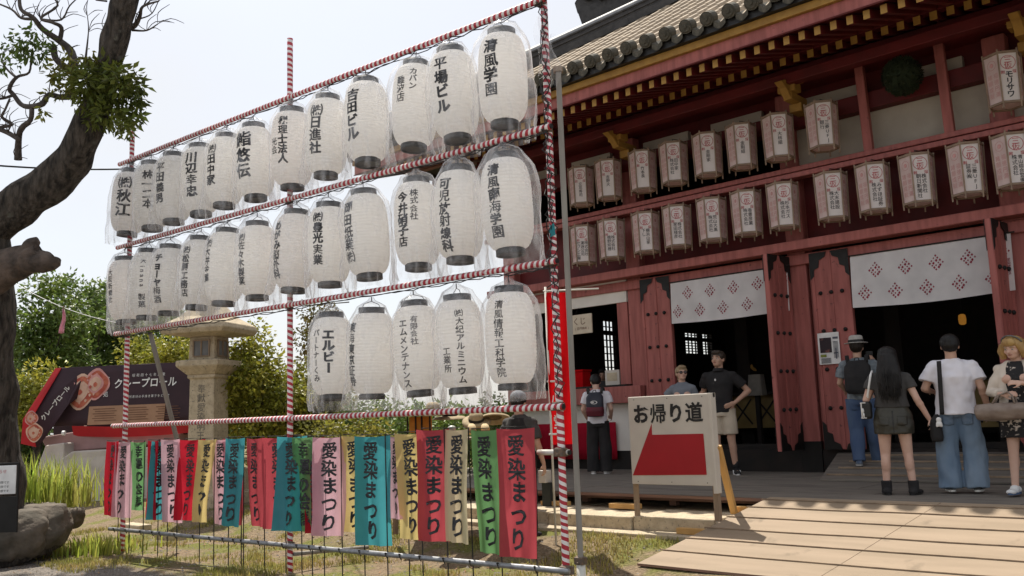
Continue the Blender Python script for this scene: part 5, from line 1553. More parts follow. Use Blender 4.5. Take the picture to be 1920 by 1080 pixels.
nbn = thing('upright_banner', 'tall bright red upright banner with white writing on a white pole', 'banner', nc)
ux = Vector((.78, .62, 0)).normalized()
obj('pole', MB().tube([nc + Vector((-.30, -.22, .0)), nc + Vector((-.30, -.22, 3.0)), ], .013, 8).tube([nc + Vector((-.32, -.24, 2.95)), nc + ux * .25 + Vector((0, 0, 2.95))], .01, 8), m_pvc, nbn, smooth=True)
def nf(u, v, l=0.0): return nc + Vector((-.30, -.22, 0)) + ux * (.26 * u + .01 * math.sin(v * 9)) + Vector((0, 0, 2.93 - 1.75 * v)) + Vector((.62, -.78, 0)) * (l + .03 * math.sin(u * 6 + v * 4) + .02 * math.sin(v * 11))
obj('cloth', MB().sheet(nf, 14, 28), m_redcloth, nbn, smooth=True)
q = MB(); write(q, '小堂', .12, 1.70, .17, lambda a, b: nf(a / .46, (2.93 - b) / 1.75, .012), off=.02, pitch=1.55); obj('lettering', q, m_white, nbn, recalc=False)
obj('tie', MB().tube([nc + Vector((-.32, -.24, 1.9)), nc + Vector((-.24, -.18, 1.9))], .012, 6).tube([nc + Vector((-.32, -.24, 1.3)), nc + Vector((-.24, -.18, 1.3))], .012, 6), m_white, nbn)
c = pt(1025, 893, 12.0)
blk = thing('cable_box', 'small cream electric box on a dark post behind the near striped post', 'box', (c.x, c.y, ground_z(c.x, c.y)))
obj('post', MB().box(c.x - .05, c.x + .09, c.y - .05, c.y + .05, .0, c.z - .08), M('dark_green_post', (.03, .035, .03)), blk)
obj('case', MB().box(c.x - .07, c.x + .05, c.y - .09, c.y + .04, c.z - .08, c.z + .08), m_signwhite, blk, bev=.008)

# small sale table seen between the banners and the lowest bar
m_straw = M('straw', (.36, .29, .18), (.28, .22, .13), rough=.85, scale=20, bump=.003, bscale=60)
tb_ = thing('sale_table', 'brown wooden table below the lowest lanterns, mostly behind the banners', 'table', pt(840, 900, 11.6))
a = pt(730, 826, 11.6); b = pt(960, 822, 11.4); dd = (b - a); dd.z = 0; dd.normalize(); dn = Vector((-dd.y, dd.x, 0))
zt = a.z
obj('table_top', MB().prism([a, a + dd * 1.75, a + dd * 1.75 + dn * .7, a + dn * .7], (0, 0, 0), (0, 0, -.03)), m_oldwood, tb_)
for u, v in ((.05, .05), (1.68, .05), (.05, .62), (1.68, .62)):
    p = a + dd * u + dn * v; obj('leg', MB().box(p.x - .025, p.x + .025, p.y - .025, p.y + .025, .1, zt - .03), m_oldwood, tb_)
lb = thing('wooden_lantern', 'small wooden house shaped lantern with amber panes on the sale table', 'lantern', a + dd * .3 + dn * .3)
p = a + dd * .32 + dn * .3
obj('roof_board', MB().prism([p - dd * .32 - dn * .2 + Vector((0, 0, .30)), p + dd * .34 - dn * .2 + Vector((0, 0, .30)), p + dd * .34 + dn * .25 + Vector((0, 0, .30)), p - dd * .32 + dn * .25 + Vector((0, 0, .30))], (0, 0, 0), (0, 0, .03)), M('pale_board', (.6, .47, .32), rough=.7), lb)
obj('paper_pane', MB().prism([p - dd * .13 + Vector((0, 0, .08)), p + dd * .13 + Vector((0, 0, .08)), p + dd * .13 + Vector((0, 0, .29)), p - dd * .13 + Vector((0, 0, .29))], (0, 0, 0), dn * .2), M('amber_paper', (.75, .36, .07), rough=.8, transl=.4), lb)
q = MB()
for u in (-.15, -.04, .04, .15): q.bar(p + dd * u - dn * .012, p + dd * u - dn * .012 + Vector((0, 0, .3)), .02, .02, dn)
q.bar(p - dd * .16 - dn * .012 + Vector((0, 0, .06)), p + dd * .16 - dn * .012 + Vector((0, 0, .06)), .02, .04, dn)
obj('frame', q, m_dkwood, lb)
def hat(px, py, d, R, tiltx, label):
    c = pt(px, py, d); t = thing('straw_hat', label, 'hat', c, group='straw hats on the sale table')
    M_ = Matrix.Rotation(tiltx, 3, ex)
    br = MB().lathe([(.09, .0), (.12, .0), (.18, -.008), (R, -.03), (R + .004, -.036), (R - .01, -.04), (.12, -.012), (.09, -.01)], 28, cap=False, f=lambda r, z, a: r * (1 + .03 * math.sin(3 * a)))
    cr = MB().lathe([(.001, .105), (.06, .10), (.085, .07), (.095, .0)], 28, cap=False)
    bd = MB().lathe([(.0955, .035), (.098, .0), ], 28, cap=False)
    for nme, m_, mt in (('brim', br, m_straw), ('crown', cr, m_straw), ('band', bd, m_dkwood)):
        m_.v = [tuple(c + M_ @ Vector(v)) for v in m_.v]; obj(nme, m_, mt, t, smooth=True)
hat(812, 770, 11.3, .2, .15, 'straw hat with wide brim resting just above the lowest striped bar')
hat(843, 780, 11.5, .22, .05, 'flat straw hat just right of the wooden house lantern')
hat(893, 788, 11.2, .17, .45, 'tan straw hat tilted backward just above the pair of tan slippers')
hat(928, 782, 11.3, .19, -.35, 'tan straw hat tilted forward, nearest the person in black')
for k, (px, lab) in enumerate(((885, 'left tan slipper of the pair above the green banner'), (910, 'right tan slipper of the pair above the green banner'))):
    c = pt(px, 806, 10.9); q = MB()
    q.loft([(0, 0, 0, .05, .10), (0, .01, .03, .05, .10), (0, .03, .06, .04, .07), (0, .04, .075, .02, .04)], 16)
    R_ = Matrix.Rotation(.9, 3, 'Z'); q.v = [tuple(c + R_ @ Vector(v)) for v in q.v]
    t = thing('slipper', lab, 'slipper', c, group='tan slippers on show'); obj('upper', q, M('tan_felt', (.6, .47, .28), rough=.9), t, smooth=True)
    s_ = MB().loft([(0, 0, -.018, .052, .105), (0, 0, -.002, .052, .105)], 16); s_.v = [tuple(c + R_ @ Vector(v)) for v in s_.v]; obj('sole', s_, m_oldwood, t)
sh = thing('display_shelf', 'thin pale shelf carrying the tan slippers above the green banner', 'shelf', pt(905, 815, 10.9))
c = pt(905, 811, 10.9)
obj('board', MB().prism([c - ex * .2 - ny * -.14, c + ex * .2 - ny * -.14, c + ex * .2 - ny * .14, c - ex * .2 - ny * .14], (0, 0, 0), (0, 0, -.02)), m_newwood, sh)
obj('post', MB().box(c.x - .025, c.x + .025, c.y - .025, c.y + .025, .1, c.z - .02), m_oldwood, sh)
dl = thing('round_clock', 'small round pale dial in a red case above the red banner', 'clock', pt(847, 803, 11.0))
c = pt(847, 803, 11.0)
obj('dial', MB().ell(c, (.05, .05, .035), None, 16, 8), M('pale_dial', (.5, .52, .48), rough=.3), dl, smooth=True)
obj('case', MB().box(c.x - .09, c.x + .09, c.y - .05, c.y + .07, c.z - .13, c.z - .03), m_signred, dl, bev=.01)

# ================================================================== PEOPLE
m_skin = M('skin', (.52, .32, .23), (.46, .27, .19), rough=.5, scale=6, spec=.3)
m_skinp = M('pale_skin', (.60, .39, .30), (.54, .33, .25), rough=.5, scale=6, spec=.3)
m_hairk = M('black_hair', (.007, .006, .006), (.013, .011, .010), rough=.5, scale=40, stretch=(1, 1, .12), spec=.3)
m_hairb = M('blond_hair', (.42, .27, .10), (.28, .16, .06), rough=.45, scale=30, stretch=(1, 1, .15))
m_hairs = M('fair_hair', (.34, .25, .15), (.24, .17, .1), rough=.45, scale=30, stretch=(1, 1, .2))
m_hairg = M('brown_hair', (.05, .035, .025), (.03, .022, .016), rough=.5, scale=30)
m_tee = M('white_tee', (.74, .72, .76), (.68, .66, .70), rough=.9, scale=3)
m_denim = M('faded_denim', (.13, .19, .27), (.20, .26, .33), rough=.85, scale=5, stretch=(1, 1, .4))
m_denimd = M('dark_denim', (.045, .075, .15), (.08, .12, .2), rough=.85, scale=5, stretch=(1, 1, .4))
m_blackc = M('black_cloth', (.014, .013, .014), (.024, .022, .022), rough=.85, scale=5)
m_charc = M('charcoal_cloth', (.045, .043, .042), (.06, .057, .055), rough=.85, scale=8)
m_leather = M('black_leather', (.03, .028, .022), (.045, .042, .03), rough=.38, scale=5)
m_greyb = M('grey_blue_cloth', (.19, .205, .235), (.15, .165, .19), rough=.9, scale=6)
m_greys = M('grey_check_shirt', (.22, .25, .27), (.13, .15, .17), rough=.9, scale=22)
m_beige = M('beige_cloth', (.52, .44, .34), (.45, .38, .29), rough=.9, scale=5)
m_jacket = M('cream_jacket', (.60, .52, .44), (.53, .46, .38), rough=.85, scale=5)
m_hat = M('grey_felt', (.42, .40, .37), (.36, .34, .31), rough=.9, scale=20)
m_brownbag = M('brown_leather', (.17, .125, .10), (.24, .19, .155), rough=.5, scale=8)
m_maroon = M('maroon_nylon', (.13, .012, .025), (.09, .01, .018), rough=.6, scale=6)
m_navyn = M('navy_nylon', (.02, .022, .035), (.03, .032, .045), rough=.6, scale=6)
m_lens = M('sunglass_lens', (.03, .008, .012), rough=.1, spec=.7)
m_eye = M('eye_white', (.6, .57, .54), rough=.3); m_iris = M('dark_iris', (.02, .014, .01), rough=.2); m_lip = M('lips', (.40, .15, .13), rough=.5)
def floral():
    m = M('black_floral_cloth', (.018, .017, .018), (.018, .017, .018), rough=.85, speck=(24, .57, (.55, .48, .42))); return m
m_floral = floral()

PELV = .95


def hand_prims(q, wrist, d, palm, scale=1.0, curl=.5, side=1):
    """palm box, four unequal curled fingers and a thumb from the side of the palm; d = direction of the hand, palm = normal on the palm side"""
    d = d.normalized(); palm = (palm - d * palm.dot(d)).normalized(); s_ = d.cross(palm) * side
    Mx = Matrix((s_, d, palm)).transposed()
    q.ell(wrist + d * .045 * scale, (.040 * scale, .052 * scale, .016 * scale), Mx, 12, 8)
    for k, (u, L) in enumerate(((-.029, .068), (-.010, .078), (.010, .073), (.028, .056))):
        a = wrist + d * .085 * scale + s_ * u * scale; ln = L * scale
        d1 = (d * math.cos(curl * .5) + palm * math.sin(curl * .5) + s_ * u * 2.2).normalized(); b = a + d1 * ln * .5
        d2 = (d * math.cos(curl * 1.5) + palm * math.sin(curl * 1.5) + s_ * u).normalized(); c = b + d2 * ln * .5
        q.caps(a, b, .0095 * scale, .0088 * scale, 7); q.caps(b, c, .0088 * scale, .0075 * scale, 7)
    a = wrist + d * .03 * scale - s_ * .035 * scale
    b = a + (d * .7 - s_ * .6 + palm * .35).normalized() * .036 * scale; c = b + (d * .9 + palm * .5 - s_ * .1).normalized() * .03 * scale
    q.caps(a, b, .013 * scale, .011 * scale, 7); q.caps(b, c, .011 * scale, .009 * scale, 7)


class Person:
    """local frame: facing +Y, right hand at +X, feet at z 0, built for 1.75 m and scaled"""

    def __init__(s, label, loc, face, height, skin=m_skin, sex='m', head=(0, 0), group=None, wide=1.06):
        s.h = height / 1.75
        s.root = thing('person', label, 'person', loc, math.atan2(face[1], face[0]) - math.pi / 2, group)
        s.root.scale = (s.h * wide, s.h * (wide * .5 + .5), s.h)
        s.skin = skin; s.sex = sex
        s.sw = .175 if sex == 'm' else .150
        s.q = MB(); s.head = head; s.feet = {}
        s.HM = Matrix.Translation((0, 0, 1.53)) @ Matrix.Rotation(head[0], 4, 'Z') @ Matrix.Rotation(head[1], 4, 'X') @ Matrix.Translation((0, 0, -1.53))

    def hp(s, p): return tuple(s.HM @ Vector(p))

    def body(s, arms, legs, voxel=.0085, bust=0.0):
        q = s.q; w = s.sw; k = 1 if s.sex == 'm' else .9
        HR = s.HM.to_3x3()
        def he(c, r): q.ell(s.hp(c), r, HR, 16, 12)
        he((0, -.012, 1.645), (.076, .096, .105)); he((0, .03, 1.60), (.064, .068, .085)); he((0, .05, 1.555), (.046, .05, .045)); he((0, .03, 1.565), (.058, .05, .05))
        q.caps(s.hp((0, .092, 1.635)), s.hp((0, .113, 1.603)), .010, .016, 8); he((0, .085, 1.575), (.026, .02, .02)); he((0, .078, 1.54), (.025, .022, .018))
        he((0, .073, 1.655), (.058, .022, .014))
        for x in (-1, 1): he((x * .078, -.005, 1.615), (.010, .022, .034)); he((x * .042, .062, 1.60), (.024, .024, .024))
        q.caps((0, -.02, 1.42), s.hp((0, -.01, 1.56)), .058 * k, .054 * k, 14)
        q.ell((0, 0, 1.29), (w * .88, .108 * k, .16), None, 18, 12); q.ell((0, 0, 1.12), (.135 * k, .098 * k, .17), None, 18, 12); q.ell((0, -.008, .95), (.160, .115, .13), None, 18, 12)
        q.caps((0, -.012, 1.435), (-w, 0, 1.385), .042 * k, .045 * k, 12); q.caps((0, -.012, 1.435), (w, 0, 1.385), .042 * k, .045 * k, 12)
        if bust:
            for x in (-1, 1): q.ell((x * .07, .085, 1.27), (.065, .055, .06))
        s.arms = {}
        for side, (el, wr, hd, palm, curl) in arms.items():
            sh = Vector((side * w, 0, 1.385)); el = Vector(el); wr = Vector(wr)
            s.arms[side] = (sh, el, wr)
            q.caps(sh, el, .050 * k, .039 * k, 12); q.caps(el, wr, .041 * k, .027 * k, 12)
            q.ell(el.lerp(wr, .25), (.043 * k,) * 3)
            hand_prims(q, wr, Vector(hd), Vector(palm), 1.0 if s.sex == 'm' else .9, curl, side)
        s.legs = {}
        for side, (hip, kn, an, toe) in legs.items():
            hip = Vector(hip); kn = Vector(kn); an = Vector(an); s.legs[side] = (hip, kn, an, Vector(toe))
            q.caps(hip, kn, .088 * k, .055 * k, 14); q.caps(kn, an, .054 * k, .036 * k, 14); q.ell(kn.lerp(an, .3) + Vector((0, -.018, 0)), (.052 * k, .056 * k, .12))
            q.caps(an + Vector((0, -.02, -.03)), an + Vector(toe) * .12 + Vector((0, 0, -.055)), .036, .028, 8)
        me = fuse(q, s.skin, voxel, 5)
        s.obj = obj('body', me, [], s.root, local=True)
        return s

    def part(s, name, q, mat, voxel=.011, it=3, wrinkle=.006, wscale=9, stretch=(1, 1, .5), seed=0, label=None, extra=None, par=None):
        return obj(name, fuse(q, mat, voxel, it, wrinkle, wscale, stretch, seed, extra), [], par or s.root, local=True, label=label)

    def hard(s, name, q, mat, par=None, smooth=False, bev=0, thick=0, recalc=True):
        return obj(name, q, mat, par or s.root, local=True, smooth=smooth, bev=bev, thick=thick, recalc=recalc)

    def shirt(s, mat, hem=.86, fat=1.0, sleeve=.62, name='shirt', sr=.072, seed=1, wr=.013, depth=.125, waist=.150):
        q = MB(); w = s.sw
        q.loft([(0, 0, hem, .165 * fat, depth * 1.0 * fat), (0, 0, hem + .12, waist * 1.03 * fat, depth * .95 * fat), (0, 0, 1.1, waist * fat, depth * .92 * fat), (0, 0, 1.27, w * 1.0 * fat, depth * fat), (0, 0, 1.36, w * 1.03, depth * .9), (0, -.008, 1.42, w * .86, .088), (0, -.012, 1.452, w * .58, .078), (0, -.015, 1.482, .074, .066)], 28, p=2.3)
        for x in (-1, 1): q.caps((0, -.012, 1.432), (x * w, 0, 1.385), .056, .06, 12)
        for side, (sh, el, wr_) in s.arms.items():
            e = sh.lerp(el, sleeve) if sleeve <= 1 else el.lerp(wr_, sleeve - 1)
            if sleeve > 1:
                q.tube([sh - Vector((side * .03, 0, 0)), sh.lerp(el, .5), el, e], [sr * .98, sr * .9, sr * .8, sr * .68], 14)
            else:
                q.tube([sh - Vector((side * .04, 0, -.005)), sh.lerp(e, .4), e], [sr * .92, sr, sr * 1.02], 14)
            q.ell(sh, (sr * .9,) * 3)
        return s.part(name, q, mat, .010, 3, wr, 8, (1, 1, .6), seed)

    def trousers(s, mat, low=.06, r=(.10, .075, .065), name='trousers', top=1.0, seed=2, wr=.012):
        q = MB()
        q.loft([(0, 0, .82, .165, .118), (0, -.005, .88, .168, .12), (0, 0, top - .05, .150, .105)], 24, p=2.3)
        for side, (hip, kn, an, toe) in s.legs.items():
            e = an + Vector((0, 0, low - an.z)) if low < .4 else kn + Vector((0, 0, low - kn.z))
            P = [hip + Vector((0, 0, .0)), hip.lerp(kn, .5), kn, e] if low < .4 else [hip, hip.lerp(kn, .5), e]
            R = [r[0], r[0] * .95, r[1], r[2]] if low < .4 else [r[0], r[0] * 1.0, r[2]]
            q.tube(P, R, 16)
        return s.part(name, q, mat, .010, 3, wr, 8, (1, 1, .45), seed)

    def shoes(s, mat, h=.075, sole=None, toe_w=.046, name='shoe', boot=0):
        for side, (hip, kn, an, toe) in s.legs.items():
            f = Vector((toe.x, toe.y, 0)).normalized(); r = Vector((f.y, -f.x, 0))
            b = Vector((an.x, an.y, 0)); q = MB()
            q.ell(b - f * .035 + Vector((0, 0, .045)), (.042, .05, .045)); q.ell(b + f * .06 + Vector((0, 0, .035)), (toe_w, .07, .035), Matrix((r, f, Vector((0, 0, 1)))).transposed()); q.ell(b + f * .13 + Vector((0, 0, .03)), (toe_w, .05, .03), Matrix((r, f, Vector((0, 0, 1)))).transposed())
            q.ell(b + f * .02 + Vector((0, 0, .06)), (.042, .06, .04), Matrix((r, f, Vector((0, 0, 1)))).transposed())
            if boot: q.tube([b + Vector((0, 0, .04)), b + Vector((0, 0, boot))], [.05, .052], 14)
            o = s.part(name, q, mat, .008, 2, 0)
            if sole is not None:
                q = MB(); k = 16
                P = []
                for i in range(k):
                    a = 2 * math.pi * i / k; P.append(b + f * (.045 + .135 * math.cos(a)) + r * (.046 * math.sin(a)) + Vector((0, 0, .0)))
                q.prism(P, (0, 0, 0), (0, 0, .022)); s.hard('sole', q, sole, o)

    def hair(s, mat, cap=1.0, back=0.0, fringe=.0, seed=3, low=1.60, name='hair', wide=1.0, bob=0.0):
        q = MB(); HR = s.HM.to_3x3()
        def he(c, r): q.ell(s.hp(c), r, HR, 16, 12)
        he((0, -.022, 1.675), (.088 * wide, .102, .092 * cap)); he((0, -.045, 1.64), (.084 * wide, .08, .09))
        he((0, -.055, low), (.07, .055, .05))
        for x in (-1, 1): he((x * .06, -.01, 1.665), (.032 * wide, .07, .06))
        he((0, .05, 1.722), (.066, .045, .035))
        if fringe: he((0, .072, 1.70), (.068, .03, .04 * fringe)); 
        if bob:
            for x in (-1, 1): q.tube([s.hp((x * .075, .02, 1.68)), s.hp((x * .10, .02, 1.60)), s.hp((x * .10, .025, 1.60 - bob))], [.035, .045, .028], 10)
            q.tube([s.hp((0, -.06, 1.68)), s.hp((0, -.085, 1.6)), s.hp((0, -.075, 1.60 - bob))], [.09, .095, .07], 14)
        if back:
            q.loft([(.02, -.12, 1.44 - back * 1.08, .03, .012), (.01, -.125, 1.44 - back, .07, .022), (.0, -.13, 1.44 - back * .8, .10, .035), (0, -.128, 1.44 - back * .4, .118, .045), (0, -.11, 1.46, .112, .055), (0, -.085, 1.56, .100, .07), (0, -.05, 1.66, .092, .085), (0, -.03, 1.73, .06, .06)], 26, p=2.2)
        ex_ = lambda p: .0022 * math.sin(70 * math.atan2(p.x, p.y + .02 - .1 * (p.z < 1.5)) + 5 * noise.noise(p * 9)) + .003 * noise.noise(Vector((p.x * 60, p.y * 60, p.z * 9)))
        return s.part(name, q, mat, .008, 3, .004, 14, (1, 1, .4), seed, extra=ex_)

    def strands(s, mat, base, n, seed, L=.3, r=.0035):
        rr = random.Random(seed); q = MB()
        for _ in range(n):
            x = rr.uniform(-1, 1); y = base[1] - .045 * (1 - x * x) - rr.uniform(0, .012); z = base[2] + rr.uniform(-.05, .05)
            w = base[0]; l = L * rr.uniform(.7, 1.25)
            q.tube([(x * w * .85, y + .02, z), (x * w, y - .006, z - l * .4), (x * w * 1.02 + rr.uniform(-.012, .012), y - .008, z - l * .75), (x * w * .9 + rr.uniform(-.03, .03), y, z - l)], [r, r, r * .8, r * .25], 4, cap=False)
        return s.hard('hair_strands', q, mat, smooth=True)

    def patch(s, name, target, cx, cz, w, h, mat, lift=.004, side=-1, taper=.85):
        from mathutils.bvhtree import BVHTree
        me = target.data
        bv = BVHTree.FromPolygons([v.co for v in me.vertices], [tuple(p.vertices) for p in me.polygons])
        n = 8; P = []
        for i in range(n + 1):
            for j in range(n + 1):
                u = (j / n - .5) * w * (1 - (1 - taper) * i / n); v = cz + h / 2 - h * i / n - (.012 * (1 - abs(j / n - .5) * 2) if i == n else 0)
                hit = bv.ray_cast(Vector((cx + u, side * 1.0, v)), Vector((0, -side, 0)))
                y = hit[0].y if hit[0] is not None else side * .12
                P.append((cx + u, y + side * lift, v))
        q = MB(); q.add(P, [(i * (n + 1) + j, i * (n + 1) + j + 1, (i + 1) * (n + 1) + j + 1, (i + 1) * (n + 1) + j) for i in range(n) for j in range(n)])
        return s.hard(name, q, mat, target, smooth=True, thick=.004)

    def face(s, brow=m_hairg, eyes=True):
        HR = s.HM.to_3x3()
        for x in (-1, 1):
            if eyes:
                e = s.hard('eye', MB().ell(s.hp((x * .031, .083, 1.632)), (.013, .008, .008), HR, 12, 8), m_eye, smooth=True)
                s.hard('iris', MB().ell(s.hp((x * .031, .0895, 1.632)), (.0055, .003, .006), HR, 10, 6), m_iris, e, smooth=True)
            s.hard('eyebrow', MB().tube([s.hp((x * .014, .097, 1.655)), s.hp((x * .034, .094, 1.660)), s.hp((x * .05, .08, 1.653))], [.0045, .0055, .003], 6), brow, smooth=True)
        s.hard('mouth', MB().tube([s.hp((-.022, .098, 1.571)), s.hp((0, .106, 1.573)), s.hp((.022, .098, 1.571))], [.003, .007, .003], 8), m_lip, smooth=True)


def stand(sep=.095, toe=(0, 1, 0), dy=0.0, bend=0.0):
    return {-1: ((-.09, 0, .92), (-sep, .01 + bend, .49), (-sep, -.02 + dy, .085), (-.15, 1, 0)), 1: ((.09, 0, .92), (sep, .01, .49), (sep, -.02, .085), (.15, 1, 0))}


def arm_down(side, out=.07, fwd=.03): return ((side * (.20 + out * .5), -.02, 1.13), (side * (.21 + out), fwd, .88), (side * .05, .1, -1), (-side, .15, 0), .5)


def backpack(P, mat, low=None, z0=1.0, z1=1.44, w=.15, d=.10, strap=None, logo=False, y=-.125):
    q = MB(); zm = (z0 + z1) / 2
    q.loft([(0, y - d * .55, z0, w * .8, d * .6), (0, y - d * .6, z0 + .05, w, d * .75), (0, y - d * .6, zm, w, d * .8), (0, y - d * .45, z1 - .08, w * .95, d * .62), (0, y - d * .3, z1, w * .6, d * .35)], 20, p=3)
    b = P.part('backpack', q, mat, .010, 3, .005, 9, (1, 1, .7), 5)
    for x in (-1, 1):
        q = MB(); sx = P.sw * .62
        q.sheet(lambda u, v: (lambda t: (x * (sx + .02 * math.sin(t * 3.1)) + (u - .5) * .05, y - .02 + (.255 * math.sin(t * math.pi) if False else 0) + .26 * min(1, max(0, (t - .18) * 1.6)) * (1 if t < .85 else 1), 1.40 + .115 * math.sin(min(1, t * 1.5) * math.pi) - .36 * max(0, t - .42) * 1.6))(v), 3, 20)
        P.hard('strap', q, strap or mat, b, smooth=True, thick=.014)
    if low is not None:
        q = MB(); q.loft([(0, y - d * .62, z0 + .005, w * .95, d * .74), (0, y - d * .72, z0 + .1, w * 1.0, d * .85), (0, y - d * .66, z0 + .17, w * .98, d * .76)], 20, p=3); P.part('front_pocket', q, low, .010, 2, .004, par=b)
    q = MB(); q.tube([(-.03, y - d * .5, z1 - .005), (-.02, y - d * .5, z1 + .035), (.02, y - d * .5, z1 + .035), (.03, y - d * .5, z1 - .005)], .008, 6); P.hard('grab_loop', q, strap or mat, b)
    if logo:
        q = MB(); n = 22; c = (0, zm + .035)
        yb = y - d * 1.42
        for R0, R1, a0, a1 in ((.036, .050, 35, 325),):
            pts = [rad(a0 + (a1 - a0) * i / n) for i in range(n + 1)]
            q.add([(-(c[0] + r * 1.15 * math.cos(a)), yb, c[1] + r * .62 * math.sin(a)) for a in pts for r in (R0, R1)], [(2 * i, 2 * i + 1, 2 * i + 3, 2 * i + 2) for i in range(n)])
        q.tube([(-.0, yb, c[1] + .006), (-.06, yb, c[1] + .006)], .006, 6); q.tube([(.0, yb, c[1] - .004), (-.05, yb, c[1] - .012)], .004, 6)
        P.hard('emblem', q, m_white, b, recalc=False, thick=.004)
    return b


AWAY = (-.29, .957)
# man in white T-shirt and wide jeans, seen from behind
p = Person('man seen from behind in white T-shirt and wide faded jeans before the right doorway', (-3.16, 10.60, .545), (-.30, .954), 1.68, wide=1.13)
p.body({1: ((.245, -.05, 1.14), (.285, .06, .90), (.02, .25, -1), (-1, .2, 0), .5), -1: ((-.27, -.02, 1.15), (-.20, .22, 1.12), (.3, 1, .05), (.2, 0, -1), .7)}, stand(.12))
p.shirt(m_tee, .85, 1.19, .66, sr=.086, seed=1, wr=.02, depth=.135)
tr = p.trousers(m_denim, .035, (.112, .108, .118), seed=2, wr=.018)
m_denseam = M('denim_seam', (.10, .145, .21), (.15, .2, .27), rough=.9, scale=20)
for x in (-.085, .085): p.patch('back_pocket', tr, x, .80, .115, .12, m_denseam)
p.shoes(m_charc, sole=m_pvc); p.hair(m_hairk, 1.0, seed=4, low=1.605)
q = MB(); q.sheet(lambda u, v: (-.115 - .02 * v + (u - .5) * .042, -.165 - .012 * math.sin(v * 3), 1.455 - .6 * v), 2, 16)
b = p.hard('shoulder_strap', q, m_blackc, smooth=True, thick=.008)
q = MB(); q.loft([(-.20, -.10, .56, .05, .085), (-.20, -.10, .60, .06, .10), (-.20, -.10, .78, .055, .09), (-.19, -.10, .86, .02, .03)], 16, p=3); p.part('sling_bag', q, m_blackc, .010, 2, .004)
q = MB(); q.ell((-.17, -.2, .80), (.026, .02, .03)); q.ell((-.17, -.2, .755), (.03, .022, .035)); q.ell((-.19, -.2, .735), (.012, .014, .02)); q.ell((-.15, -.2, .735), (.012, .014, .02)); p.part('bag_charm', q, m_white, .006, 2, 0)

# woman in black skirt, from behind
p = Person('woman seen from behind with long black hair, charcoal top, short black skirt and boots', (-3.72, 10.25, .52), (-.33, .944), 1.60, m_skinp, 'f', wide=1.2)
p.body({1: ((.235, -.03, 1.12), (.33, .03, .88), (.25, .2, -1), (-1, .2, .1), .7), -1: ((-.235, -.02, 1.13), (-.16, .20, 1.27), (.3, .6, .7), (.3, 0, -1), .8)}, {-1: ((-.085, 0, .92), (-.10, .015, .49), (-.115, -.02, .085), (-.1, 1, 0)), 1: ((.085, 0, .92), (.105, .01, .49), (.13, -.03, .085), (.35, 1, 0))})
p.shirt(m_charc, 1.03, 1.04, .52, 'top', sr=.066, seed=5, wr=.006, depth=.118, waist=.14)
q = MB(); q.loft([(0, -.005, .715, .187, .145), (0, -.012, .85, .19, .142), (0, -.005, .95, .178, .13), (0, 0, 1.04, .148, .11), (0, 0, 1.06, .146, .108)], 28, p=2.2); sk = p.part('skirt', q, m_leather, .010, 3, .009, 9, (1, 1, 1), 6)
p.patch('seam', sk, 0, .86, .008, .26, m_black, .002, taper=1)
for x in (-.085, .085): p.patch('back_pocket', sk, x, .87, .10, .10, m_leather, .003)
p.shoes(m_blackc, boot=.17, sole=m_black, name='boot'); p.hair(m_hairk, 1.02, back=.26, seed=7, wide=1.05); p.strands(m_hairk, (.105, -.125, 1.46), 170, 3, .30)
q = MB(); q.tube([(-.16, .11, 1.40), (-.155, .02, 1.475), (-.17, -.10, 1.42), (-.215, -.06, 1.18), (-.22, .02, 1.08)], .011, 8); st_ = p.hard('bag_strap', q, m_white, smooth=True)
q = MB(); q.loft([(-.235, -.02, .90, .04, .08), (-.235, -.02, .93, .05, .10), (-.235, -.02, 1.08, .05, .10), (-.235, -.02, 1.11, .035, .08)], 16, p=4); bg_ = p.part('shoulder_bag', q, m_black, .008, 2, .002)
q = MB()
for zz in (.915, 1.095): q.tube([(-.287, .08, zz), (-.292, -.02, zz), (-.282, -.115, zz), (-.24, -.128, zz)], .006, 6)
q.tube([(-.282, -.113, .915), (-.282, -.113, 1.095)], .006, 6); q.ell((-.27, -.105, 1.0), (.012, .03, .035)); q.ell((-.265, -.11, .95), (.01, .02, .03))
p.hard('bag_piping', q, m_white, bg_)
q = MB(); q.box(.325, .39, .03, .045, .80, .815); p.hard('phone', q, m_white)

# man with hat and backpack on the inner ramp
p = Person('man with grey trilby hat and large black backpack walking up to the right doorway', (-4.98, 12.6, .678), (-.30, .954), 1.74)
p.body({1: ((.26, .06, 1.19), (.17, .20, 1.44), (-.2, .5, .8), (-.5, .6, 0), .9), -1: ((-.25, .02, 1.14), (-.19, .18, 1.02), (.2, 1, .1), (.5, 0, -.5), .6)}, {-1: ((-.09, 0, .92), (-.095, .05, .49), (-.09, -.04, .085), (-.1, 1, 0)), 1: ((.09, 0, .92), (.105, .12, .5), (.12, .26, .12), (.1, 1, 0))}, voxel=.010)
p.shirt(m_greys, .90, 1.06, .70, sr=.078, seed=8); tr = p.trousers(m_denimd, .06, (.112, .095, .078), seed=9)
for x in (-.08, .08): p.patch('back_pocket', tr, x, .82, .10, .11, m_denimd); p.shoes(M('pale_sneaker', (.5, .53, .58), (.16, .22, .34), rough=.6, scale=14), sole=m_white); p.hair(m_hairg, .9, seed=10)
h_ = p.part('hat', MB().lathe([(.001, 1.80), (.06, 1.80), (.085, 1.785), (.098, 1.71), (.102, 1.69)], 26, (0, -.015, 0)), m_hat, .008, 3, .003)
p.hard('brim', MB().lathe([(.09, 1.693), (.15, 1.685), (.152, 1.692), (.09, 1.702)], 30, (0, -.015, 0), f=lambda r, z, a: r), m_hat, h_, smooth=True)
p.hard('hat_band', MB().lathe([(.103, 1.70), (.101, 1.735)], 28, (0, -.015, 0), cap=False), m_black, h_, smooth=True)
